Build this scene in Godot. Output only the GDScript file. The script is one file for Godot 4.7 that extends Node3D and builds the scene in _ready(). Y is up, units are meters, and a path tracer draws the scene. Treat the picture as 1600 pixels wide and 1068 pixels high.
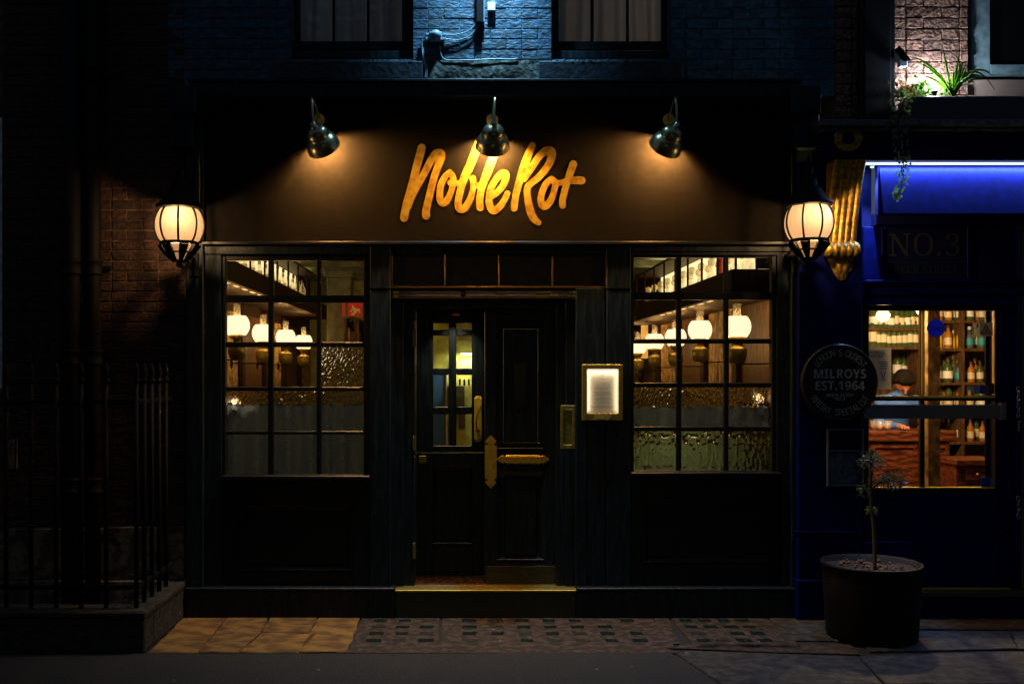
extends Node3D
# A restaurant front at night, its neighbours on both sides, the pavement before it and the rooms behind the glass.
# The shop front stands in the plane z = 0 and faces +z; y = 0 is the pavement.
const SCALE := 208.0       # photo pixels per metre in the plane z = 0
const EYE := Vector3(0.0, 1.837, 7.5)
const VX := 722.0          # pixel straight ahead of the lens
const VY := 580.0

var mats := {}
var noises := {}
var taken := {}
var rng := RandomNumberGenerator.new()

# ------------------------------------------------------------------ helpers
func X(px: float, z := 0.0) -> float:
	return (px - VX) / SCALE * (EYE.z - z) / EYE.z

func Y(py: float, z := 0.0) -> float:
	return EYE.y + (VY - py) / SCALE * (EYE.z - z) / EYE.z

func at(px: float, py: float, z := 0.0) -> Vector3:
	return Vector3(X(px, z), Y(py, z), z)

func lin(r: float, g: float, b: float, a := 1.0) -> Color:
	var c := Color(r, g, b).linear_to_srgb()
	c.a = a
	return c

func noise(key: String, freq: float, kind := FastNoiseLite.TYPE_SIMPLEX_SMOOTH, octaves := 4, size := 512, ramp = null, cell := FastNoiseLite.RETURN_DISTANCE) -> NoiseTexture2D:
	if noises.has(key):
		return noises[key]
	var n := FastNoiseLite.new()
	n.seed = hash(key) % 1000
	n.noise_type = kind
	n.frequency = freq
	n.fractal_octaves = octaves
	n.cellular_return_type = cell
	var t := NoiseTexture2D.new()
	t.width = size
	t.height = size
	t.seamless = true
	t.noise = n
	if ramp:
		var g := Gradient.new()
		g.offsets = ramp[0]
		var cols := PackedColorArray()
		for c in ramp[1]:
			cols.append(c)
		g.colors = cols
		t.color_ramp = g
	noises[key] = t
	return t

func mottle(lo: float, hi := 1.0, key := "mottle", freq := 0.012) -> NoiseTexture2D:
	return noise(key + str(lo), freq, FastNoiseLite.TYPE_SIMPLEX_SMOOTH, 5, 512, [PackedFloat32Array([0.25, 0.75]), [Color(lo, lo, lo), Color(hi, hi, hi)]])

# o: bump [texture, centimetres], tint texture, scale of both, and so on
func mat(key: String, c: Color, rough := 0.6, metal := 0.0, o := {}) -> StandardMaterial3D:
	if mats.has(key):
		return mats[key]
	var m := StandardMaterial3D.new()
	m.resource_name = key
	m.albedo_color = c
	m.roughness = rough
	m.metallic = metal
	if o.has("bump"):
		m.heightmap_enabled = true
		m.heightmap_texture = o.bump[0]
		m.heightmap_scale = o.bump[1]
	if o.has("tint"):
		m.albedo_texture = o.tint
	if o.has("rough_map"):
		m.roughness_texture = o.rough_map
	if o.has("bump") or o.has("tint") or o.has("rough_map"):
		m.uv1_triplanar = true
		m.uv1_world_triplanar = true
		var s = o.get("scale", 1.0)
		m.uv1_scale = s if s is Vector3 else Vector3(s, s, s)
	if o.has("specular"):
		m.metallic_specular = o.specular
	if o.has("coat"):
		m.clearcoat_enabled = true
		m.clearcoat = o.coat
		m.clearcoat_roughness = 0.2
	if o.has("glow"):
		m.emission_enabled = true
		m.emission = o.glow[0]
		m.emission_energy_multiplier = o.glow[1]
	if o.has("back"):
		m.backlight_enabled = true
		m.backlight = o.back
	if o.has("pane"):
		m.transparency = BaseMaterial3D.TRANSPARENCY_ALPHA
		m.albedo_color.a = o.pane
	if o.has("refract"):
		m.refraction_enabled = true
		m.refraction_scale = o.refract
		m.albedo_color.a = o.get("clear", 0.0)
	if o.has("vertex"):
		m.vertex_color_use_as_albedo = true
	mats[key] = m
	return m

func begin(smooth := false) -> SurfaceTool:
	var st := SurfaceTool.new()
	st.begin(Mesh.PRIMITIVE_TRIANGLES)
	st.set_smooth_group(0 if smooth else -1)
	return st

func tri(st: SurfaceTool, a: Vector3, b: Vector3, c: Vector3) -> void:
	st.add_vertex(a); st.add_vertex(b); st.add_vertex(c)

func tri_out(st: SurfaceTool, a: Vector3, b: Vector3, c: Vector3, mid: Vector3) -> void:
	if (c - a).cross(b - a).dot((a + b + c) / 3.0 - mid) < 0.0:
		tri(st, a, c, b)
	else:
		tri(st, a, b, c)

func quad_out(st: SurfaceTool, a: Vector3, b: Vector3, c: Vector3, d: Vector3, mid: Vector3) -> void:
	tri_out(st, a, b, c, mid)
	tri_out(st, a, c, d, mid)

# a box between two corners, its edges chamfered by b
func cbx(st: SurfaceTool, x0: float, x1: float, y0: float, y1: float, z0: float, z1: float, b := 0.003, xf := Transform3D()) -> void:
	var c := Vector3(x0 + x1, y0 + y1, z0 + z1) / 2.0
	var h := Vector3(absf(x1 - x0), absf(y1 - y0), absf(z1 - z0)) / 2.0
	b = minf(b, minf(h.x, minf(h.y, h.z)) * 0.6)
	var v := {}
	for sx in [-1, 1]:
		for sy in [-1, 1]:
			for sz in [-1, 1]:
				for a in 3:
					var p := h - Vector3(b, b, b)
					p[a] = h[a]
					v[[sx, sy, sz, a]] = xf * (c + p * Vector3(sx, sy, sz))
	var m := xf * c
	for s in [-1, 1]:
		quad_out(st, v[[s, -1, -1, 0]], v[[s, 1, -1, 0]], v[[s, 1, 1, 0]], v[[s, -1, 1, 0]], m)
		quad_out(st, v[[-1, s, -1, 1]], v[[1, s, -1, 1]], v[[1, s, 1, 1]], v[[-1, s, 1, 1]], m)
		quad_out(st, v[[-1, -1, s, 2]], v[[1, -1, s, 2]], v[[1, 1, s, 2]], v[[-1, 1, s, 2]], m)
		for t in [-1, 1]:
			quad_out(st, v[[s, t, -1, 0]], v[[s, t, 1, 0]], v[[s, t, 1, 1]], v[[s, t, -1, 1]], m)
			quad_out(st, v[[s, -1, t, 0]], v[[s, 1, t, 0]], v[[s, 1, t, 2]], v[[s, -1, t, 2]], m)
			quad_out(st, v[[-1, s, t, 1]], v[[1, s, t, 1]], v[[1, s, t, 2]], v[[-1, s, t, 2]], m)
			for u in [-1, 1]:
				tri_out(st, v[[s, t, u, 0]], v[[s, t, u, 1]], v[[s, t, u, 2]], m)

# a plain box, cheap
func box(st: SurfaceTool, x0: float, x1: float, y0: float, y1: float, z0: float, z1: float) -> void:
	var m := Vector3(x0 + x1, y0 + y1, z0 + z1) / 2.0
	for s in [0, 1]:
		var x := x1 if s else x0
		var y := y1 if s else y0
		var z := z1 if s else z0
		quad_out(st, Vector3(x, y0, z0), Vector3(x, y1, z0), Vector3(x, y1, z1), Vector3(x, y0, z1), m)
		quad_out(st, Vector3(x0, y, z0), Vector3(x1, y, z0), Vector3(x1, y, z1), Vector3(x0, y, z1), m)
		quad_out(st, Vector3(x0, y0, z), Vector3(x1, y0, z), Vector3(x1, y1, z), Vector3(x0, y1, z), m)

# a chamfered box whose front face (at z1) covers these photo pixels
func pbx(st: SurfaceTool, p0: float, p1: float, q0: float, q1: float, z0: float, z1: float, b := 0.003) -> void:
	cbx(st, X(p0, z1), X(p1, z1), Y(q1, z1), Y(q0, z1), z0, z1, b)

# four sides of a rectangular frame in pixels: outer, inner, butted end to end
func pframe(st: SurfaceTool, o: Array, i: Array, z0: float, z1: float, b := 0.003) -> void:
	pbx(st, o[0], i[0], o[2], o[3], z0, z1, b)
	pbx(st, i[1], o[1], o[2], o[3], z0, z1, b)
	pbx(st, i[0], i[1], o[2], i[2], z0, z1, b)
	pbx(st, i[0], i[1], i[3], o[3], z0, z1, b)

# a raised-and-fielded or sunk panel: sloping margin from the outer edge at za to a flat field at zb
func pfield(st: SurfaceTool, o: Array, margin: float, za: float, zb: float) -> void:
	var x0 := X(o[0], za); var x1 := X(o[1], za); var y0 := Y(o[3], za); var y1 := Y(o[2], za)
	var a := [Vector3(x0, y0, za), Vector3(x1, y0, za), Vector3(x1, y1, za), Vector3(x0, y1, za)]
	var m := margin
	var f := [Vector3(x0 + m, y0 + m, zb), Vector3(x1 - m, y0 + m, zb), Vector3(x1 - m, y1 - m, zb), Vector3(x0 + m, y1 - m, zb)]
	var mid := Vector3((x0 + x1) / 2, (y0 + y1) / 2, minf(za, zb) - 1.0)
	for k in 4:
		quad_out(st, a[k], a[(k + 1) % 4], f[(k + 1) % 4], f[k], mid)
	quad_out(st, f[0], f[1], f[2], f[3], mid)

func lathe(st: SurfaceTool, prof: Array, seg := 24, xf := Transform3D()) -> void:
	for k in prof.size() - 1:
		var p: Vector2 = prof[k]
		var q: Vector2 = prof[k + 1]
		for s in seg:
			var a := TAU * s / seg
			var b := TAU * (s + 1) / seg
			var pa := xf * Vector3(p.x * cos(a), p.y, p.x * sin(a))
			var pb := xf * Vector3(p.x * cos(b), p.y, p.x * sin(b))
			var qa := xf * Vector3(q.x * cos(a), q.y, q.x * sin(a))
			var qb := xf * Vector3(q.x * cos(b), q.y, q.x * sin(b))
			# profiles run upwards: front faces clockwise seen from outside
			if p.x > 1e-5:
				tri(st, pa, qb, pb) if q.x > 1e-5 else tri(st, pa, qa, pb)
			if q.x > 1e-5:
				tri(st, pa, qa, qb)

func tube(st: SurfaceTool, pts: Array, r, seg := 8, cap := true) -> void:
	var rings := []
	var n := pts.size()
	var side := Vector3.ZERO
	for k in n:
		var d: Vector3 = (pts[mini(k + 1, n - 1)] - pts[maxi(k - 1, 0)]).normalized()
		if side == Vector3.ZERO:
			side = d.cross(Vector3.UP if absf(d.y) < 0.9 else Vector3.RIGHT).normalized()
		side = (side - d * side.dot(d)).normalized()
		var up := side.cross(d)
		var rad: float = r[k] if r is Array else r
		var ring := []
		for s in seg:
			var a := TAU * s / seg
			ring.append(pts[k] + (side * cos(a) + up * sin(a)) * rad)
		rings.append(ring)
	for k in n - 1:
		var mid: Vector3 = (pts[k] + pts[k + 1]) / 2.0
		for s in seg:
			var t := (s + 1) % seg
			quad_out(st, rings[k][s], rings[k][t], rings[k + 1][t], rings[k + 1][s], mid)
	if cap:
		for s in seg:
			var t := (s + 1) % seg
			tri_out(st, rings[0][s], rings[0][t], pts[0], pts[1])
			tri_out(st, rings[n - 1][s], rings[n - 1][t], pts[n - 1], pts[n - 2])

func ball(st: SurfaceTool, c: Vector3, r: float, seg := 16, squash := 1.0) -> void:
	var prof := []
	for k in 11:
		var a := -PI / 2 + PI * k / 10
		prof.append(Vector2(cos(a) * r if k % 10 else 0.0, sin(a) * r * squash))
	lathe(st, prof, seg, Transform3D(Basis(), c))

# a smooth curve through the given points
func curve(pts: Array, steps := 6) -> Array:
	var out := []
	for k in pts.size() - 1:
		var a = pts[maxi(k - 1, 0)]
		var d = pts[mini(k + 2, pts.size() - 1)]
		for s in steps:
			out.append(pts[k].cubic_interpolate(pts[k + 1], a, d, float(s) / steps))
	out.append(pts[-1])
	return out

# Smoothing by shared normals is for round shapes only
func obj(called: String, st: SurfaceTool, m: Material, parent: Node = self) -> MeshInstance3D:
	st.generate_normals()
	st.index()
	var o := MeshInstance3D.new()
	o.name = called
	o.mesh = st.commit()
	o.material_override = m
	if parent == self:
		o.name = numbered(called)
	parent.add_child(o, true)
	return o

func inst(called: String, mesh: Mesh, m: Material, parent: Node, xf := Transform3D()) -> MeshInstance3D:
	var o := MeshInstance3D.new()
	o.name = called
	o.mesh = mesh
	o.material_override = m
	o.transform = xf
	parent.add_child(o, true)
	return o

const ORDINALS := ["first", "second", "third", "fourth", "fifth", "sixth", "seventh", "eighth", "ninth", "tenth", "eleventh", "twelfth", "thirteenth", "fourteenth", "fifteenth", "sixteenth", "seventeenth", "eighteenth", "nineteenth", "twentieth"]
func nth(k: int) -> String:
	return ORDINALS[k] if k < 20 else ("twenty-" + ORDINALS[k - 20] if k < 29 else ("thirtieth" if k == 29 else "thirty-" + ORDINALS[k - 30]))

func numbered(called: String) -> String:
	var n: int = taken.get(called, 0)
	taken[called] = n + 1
	return called if n == 0 else "%s_%03d" % [called, n]

func tag(o: Node, label: String, category: String, group := "") -> Node:
	o.set_meta("label", label)
	o.set_meta("category", category)
	if group:
		o.set_meta("group", group)
	return o

func thing(called: String, label: String, category: String, where := Vector3.ZERO, group := "") -> Node3D:
	var o := Node3D.new()
	o.name = numbered(called)
	add_child(o)
	o.position = where
	tag(o, label, category, group)
	return o

func ground_piece(called: String, st: SurfaceTool, m: Material) -> MeshInstance3D:
	var o := obj(called, st, m)
	o.set_meta("kind", "structure")
	return o

func copy(o: Node3D, where: Vector3, label := "", group := "") -> Node3D:
	var c: Node3D = o.duplicate()
	var base := String(o.name)
	if base.length() > 4 and base.right(3).is_valid_int():
		base = base.left(base.length() - 4)
	c.name = numbered(base)
	add_child(c)
	c.position = where
	if label:
		c.set_meta("label", label)
	if group:
		c.set_meta("group", group)
	return c

func bulb_light(parent: Node, where: Vector3, colour: Color, energy: float, size := 0.03) -> OmniLight3D:
	var l := OmniLight3D.new()
	l.name = "bulb_light"
	l.light_color = colour
	l.light_energy = energy
	l.light_size = size
	l.omni_range = 14.0
	l.omni_attenuation = 2.0
	l.shadow_enabled = true
	l.position = where
	parent.add_child(l, true)
	return l

func area_light(parent: Node, where: Vector3, toward: Vector3, size: Vector2, colour: Color, energy: float) -> void:
	var l := AreaLight3D.new()
	l.name = "panel_light"
	l.area_size = size
	l.light_color = colour
	l.light_energy = energy
	l.area_range = 20.0
	l.shadow_enabled = true
	parent.add_child(l, true)
	l.position = where
	l.basis = Basis.looking_at(toward, Vector3.UP if absf(toward.normalized().y) < 0.9 else Vector3.FORWARD)

# One brick of a given size: front face, a chamfer round it, four sides. Shared between alike bricks.
var brick_shapes := {}
func brick_mesh(w: float, h: float, d: float, ch: float, wobble: float, variant: int) -> ArrayMesh:
	var key := "%d %d %d %d %d" % [roundi(w * 1000), roundi(h * 1000), roundi(d * 1000), roundi(wobble * 10000), variant]
	if brick_shapes.has(key):
		return brick_shapes[key]
	var r := RandomNumberGenerator.new()
	r.seed = hash(key)
	var st := begin()
	var j := func() -> float: return r.randf_range(-wobble, wobble)
	var nx := 3 if w > 0.13 else 2
	var top := []
	for iy in 3:
		var row := []
		for ix in nx + 1:
			var edge := 1.0 if ix in [0, nx] or iy in [0, 2] else 0.0
			row.append(Vector3(lerpf(-w / 2 + ch, w / 2 - ch, float(ix) / nx) + j.call() * 0.5 * edge, lerpf(-h / 2 + ch, h / 2 - ch, iy / 2.0) + j.call() * 0.6 * edge, j.call()))
		top.append(row)
	var mid := Vector3(0, 0, -1)
	for iy in 2:
		for ix in nx:
			quad_out(st, top[iy][ix], top[iy][ix + 1], top[iy + 1][ix + 1], top[iy + 1][ix], mid)
	var rim := [top[0][0], top[0][nx], top[2][nx], top[2][0]]
	var out := [Vector3(-w / 2, -h / 2, -d), Vector3(w / 2, -h / 2, -d), Vector3(w / 2, h / 2, -d), Vector3(-w / 2, h / 2, -d)]
	var mids := [Vector3(-w / 2, -h / 2, -ch * 1.3), Vector3(w / 2, -h / 2, -ch * 1.3), Vector3(w / 2, h / 2, -ch * 1.3), Vector3(-w / 2, h / 2, -ch * 1.3)]
	# chamfers follow the wobbling rim
	for ix in nx:
		quad_out(st, top[0][ix], top[0][ix + 1], mids[0].lerp(mids[1], float(ix + 1) / nx), mids[0].lerp(mids[1], float(ix) / nx), mid)
		quad_out(st, top[2][ix], top[2][ix + 1], mids[3].lerp(mids[2], float(ix + 1) / nx), mids[3].lerp(mids[2], float(ix) / nx), mid)
	for iy in 2:
		quad_out(st, top[iy][0], top[iy + 1][0], mids[0].lerp(mids[3], (iy + 1) / 2.0), mids[0].lerp(mids[3], iy / 2.0), mid)
		quad_out(st, top[iy][nx], top[iy + 1][nx], mids[1].lerp(mids[2], (iy + 1) / 2.0), mids[1].lerp(mids[2], iy / 2.0), mid)
	for k in 4:
		quad_out(st, mids[k], mids[(k + 1) % 4], out[(k + 1) % 4], out[k], Vector3(0, 0, -d / 2))
	st.generate_normals()
	var m := st.commit()
	brick_shapes[key] = m
	return m

# Flemish bond over a rectangle (metres) in the plane z; keep(x0, x1, y) says whether a brick stays a piece of its own (1), joins the rest (2) or is left out (0)
func lay_bricks(parent: Node, x0: float, x1: float, y0: float, y1: float, z: float, ms: Array, wobble: float, keep: Callable, unit := Vector2(0.235, 0.077), joint := 0.010, called := "brick", perpend := -1.0) -> void:
	var rest := SurfaceTool.new()
	rest.begin(Mesh.PRIMITIVE_TRIANGLES)
	var any := false
	var rows := ceili((y1 - y0) / unit.y)
	for iy in rows:
		var yc := y0 + (iy + 0.5) * unit.y
		var hh := unit.y - joint
		if yc + hh / 2 > y1:
			continue
		var x := x0 - (0.0 if iy % 2 else unit.x * 0.5) - rng.randf() * 0.004
		var k := iy
		while x < x1:
			var w := (unit.x if k % 2 == 0 else unit.x * 0.5)
			var a := maxf(x, x0)
			var b := minf(x + w - (joint if perpend < 0.0 else perpend), x1)
			k += 1
			x += w
			if b - a < 0.03:
				continue
			var what: int = keep.call(a, b, yc)
			if what == 0:
				continue
			var wq := maxf(snappedf(b - a, 0.012), 0.03)
			var m := brick_mesh(wq, hh, 0.03, 0.004, wobble, rng.randi() % 3)
			var xf := Transform3D(Basis().scaled(Vector3((b - a) / wq, 1, 1)), Vector3((a + b) / 2, yc + rng.randf_range(-0.0015, 0.0015), z + rng.randf_range(-0.0025, 0.0025)))
			if what == 1:
				inst(called, m, ms[rng.randi() % ms.size()], parent, xf)
			else:
				rest.append_from(m, 0, xf)
				any = true
	if any:
		var o := MeshInstance3D.new()
		o.name = "brickwork"
		o.mesh = rest.commit()
		o.material_override = ms[0]
		o.set_meta("kind", "stuff")
		parent.add_child(o, true)

# Lettering drawn with a round brush: strokes are arrays of Vector3(x, y, brush radius). A field is sampled on a grid and its inside meshed as one flat sheet.
func brush_mesh(strokes: Array, cell: float) -> ArrayMesh:
	var lo := Vector2(1e9, 1e9)
	var hi := -lo
	var segs := []
	for s in strokes:
		var c := curve(s, 5)
		for k in c.size() - 1:
			segs.append([c[k], c[k + 1]])
			lo = lo.min(Vector2(c[k].x - c[k].z, c[k].y - c[k].z)).min(Vector2(c[k + 1].x - c[k + 1].z, c[k + 1].y - c[k + 1].z))
			hi = hi.max(Vector2(c[k].x + c[k].z, c[k].y + c[k].z)).max(Vector2(c[k + 1].x + c[k + 1].z, c[k + 1].y + c[k + 1].z))
	lo -= Vector2(cell, cell) * 2
	var nx := ceili((hi.x - lo.x) / cell) + 3
	var ny := ceili((hi.y - lo.y) / cell) + 3
	var f := PackedFloat32Array()
	f.resize(nx * ny)
	f.fill(1e3)
	for s in segs:
		var a: Vector3 = s[0]
		var b: Vector3 = s[1]
		var r := maxf(a.z, b.z) + cell * 2
		var p := Vector2(a.x, a.y)
		var d := Vector2(b.x, b.y) - p
		var l2 := maxf(d.length_squared(), 1e-9)
		for iy in range(maxi(0, floori((minf(a.y, b.y) - r - lo.y) / cell)), mini(ny, ceili((maxf(a.y, b.y) + r - lo.y) / cell) + 1)):
			for ix in range(maxi(0, floori((minf(a.x, b.x) - r - lo.x) / cell)), mini(nx, ceili((maxf(a.x, b.x) + r - lo.x) / cell) + 1)):
				var q := lo + Vector2(ix, iy) * cell - p
				var t := clampf(q.dot(d) / l2, 0.0, 1.0)
				var v := (q - d * t).length() - lerpf(a.z, b.z, t)
				if v < f[iy * nx + ix]:
					f[iy * nx + ix] = v
	var st := begin()
	for iy in ny - 1:
		for ix in nx - 1:
			var ids := [iy * nx + ix, iy * nx + ix + 1, (iy + 1) * nx + ix + 1, (iy + 1) * nx + ix]
			var ps := [Vector2(ix, iy), Vector2(ix + 1, iy), Vector2(ix + 1, iy + 1), Vector2(ix, iy + 1)]
			var poly := []
			for k in 4:
				var va := f[ids[k]]
				var vb := f[ids[(k + 1) % 4]]
				if va <= 0.0:
					poly.append(lo + ps[k] * cell)
				if (va <= 0.0) != (vb <= 0.0):
					poly.append(lo + (ps[k] as Vector2).lerp(ps[(k + 1) % 4], va / (va - vb)) * cell)
			for k in range(1, poly.size() - 1):
				tri(st, Vector3(poly[0].x, poly[0].y, 0), Vector3(poly[k + 1].x, poly[k + 1].y, 0), Vector3(poly[k].x, poly[k].y, 0))
	st.generate_normals()
	st.index()
	return st.commit()

# the hand-brushed sign: strokes in pixels of the photograph times 7.119, from (770, 210)
const SIGN := [
	[[[-791, 150, 46], [-840, 330, 44], [-900, 560, 43], [-960, 780, 45], [-987, 925, 45]],
		[[-945, 800, 42], [-905, 690, 40], [-790, 480, 40], [-665, 250, 42], [-610, 208, 48], [-575, 235, 48], [-610, 350, 42], [-655, 480, 40], [-705, 680, 41], [-742, 840, 43], [-742, 902, 45]]],
	[[[-478, 412, 27], [-530, 470, 36], [-578, 560, 38], [-590, 655, 37], [-585, 725, 40], [-556, 760, 43], [-515, 738, 40], [-478, 670, 34], [-455, 600, 33], [-440, 535, 36], [-446, 468, 34], [-478, 425, 32]],
		[[-470, 535, 36], [-415, 545, 32], [-350, 535, 30]],
		[[-165, 110, 44], [-205, 220, 46], [-265, 370, 48], [-325, 500, 44], [-365, 640, 40], [-386, 770, 40], [-366, 828, 42], [-312, 815, 42], [-252, 720, 36], [-222, 610, 32], [-216, 545, 34], [-224, 488, 37]],
		[[-215, 560, 34], [-160, 568, 32], [-110, 540, 34]],
		[[40, 120, 44], [-10, 290, 47], [-80, 470, 46], [-128, 610, 40], [-146, 740, 39], [-140, 812, 41]]],
	[[[-20, 690, 34], [40, 650, 36], [105, 580, 37], [142, 500, 38], [146, 445, 40], [112, 432, 42], [60, 470, 38], [5, 545, 37], [-28, 620, 37], [-42, 700, 36], [-38, 780, 40], [5, 845, 43], [70, 810, 40], [128, 730, 34], [162, 655, 33]]],
	[[[440, 121, 36], [385, 250, 44], [335, 400, 46], [285, 560, 40], [252, 700, 38], [238, 820, 38]],
		[[345, 490, 40], [430, 370, 40], [510, 250, 40], [585, 188, 47], [640, 184, 50], [656, 225, 48], [635, 310, 42], [580, 395, 40], [505, 480, 38], [420, 548, 37], [383, 600, 38], [388, 700, 38], [412, 830, 43], [452, 930, 42], [508, 980, 32]]],
	[[[655, 496, 36], [600, 540, 36], [556, 620, 36], [535, 705, 37], [545, 775, 40], [580, 797, 42], [630, 755, 40], [668, 680, 34], [688, 600, 34], [702, 540, 34], [660, 500, 34]],
		[[690, 545, 34], [760, 535, 32], [840, 515, 36], [930, 509, 44], [988, 511, 44]],
		[[895, 330, 43], [860, 430, 41], [830, 520, 38], [800, 630, 37], [776, 730, 37], [778, 788, 37]]],
]

func sign_strokes(word: Array, k: float) -> Array:
	var out := []
	for s in word:
		var line := []
		for p in s:
			line.append(Vector3((p[0] / 7.119 + 48.0) / SCALE * k, (VY - 210.0 - p[1] / 7.119) / SCALE * k, p[2] / 7.119 / SCALE * k))
		out.append(line)
	return out

func text(called: String, words: String, size: float, m: Material, parent: Node, where: Vector3, serif := false, weight := 400, turn := 0.0, wide := 1.0) -> MeshInstance3D:
	var key := "text " + words + str(serif) + str(weight)
	if not brick_shapes.has(key):
		var f := SystemFont.new()
		f.font_names = PackedStringArray(["Droid Serif" if serif else "Droid Sans"])
		f.font_weight = weight
		var t := TextMesh.new()
		t.text = words
		t.font = f
		t.font_size = 64
		t.pixel_size = 1.0 / 64.0
		t.depth = 0.02
		brick_shapes[key] = t
	return inst(called, brick_shapes[key], m, parent, Transform3D(Basis(Vector3.BACK, turn).scaled_local(Vector3(size * wide, size, size * 0.3)), where))

func _ready() -> void:
	rng.seed = 7
	view_and_light()
	materials()
	pavement()
	street_opposite()
	restaurant_shell()
	restaurant_front()
	restaurant_windows()
	restaurant_doors()
	lobby_lamp()
	brick_neighbour()
	whisky_shop()
	sign_lamps()
	wall_lanterns()
	wall_fittings()
	dining_room()
	banquette()
	service_screen()
	whisky_room()
	plants()

func view_and_light() -> void:
	var cam := Camera3D.new()
	cam.name = "camera"
	cam.projection = Camera3D.PROJECTION_FRUSTUM
	cam.near = 0.1
	cam.far = 120.0
	cam.size = 1068.0 / SCALE / EYE.z * cam.near
	cam.frustum_offset = Vector2(800.0 - VX, VY - 534.0) / SCALE / EYE.z * cam.near
	cam.position = EYE
	add_child(cam)
	cam.current = true
	var sky_look := ProceduralSkyMaterial.new()
	sky_look.sky_top_color = lin(0.042, 0.064, 0.098)
	sky_look.sky_horizon_color = lin(0.056, 0.067, 0.086)
	sky_look.ground_bottom_color = lin(0.006, 0.006, 0.007)
	sky_look.ground_horizon_color = lin(0.012, 0.012, 0.014)
	var sky := Sky.new()
	sky.sky_material = sky_look
	var env := Environment.new()
	env.background_mode = Environment.BG_SKY
	env.sky = sky
	env.background_energy_multiplier = 1.0
	env.tonemap_mode = Environment.TONE_MAPPER_LINEAR
	env.tonemap_exposure = 1.0
	env.sdfgi_enabled = true
	env.ssao_enabled = true
	env.ssil_enabled = true
	var we := WorldEnvironment.new()
	we.name = "night_air"
	we.environment = env
	add_child(we)

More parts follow.
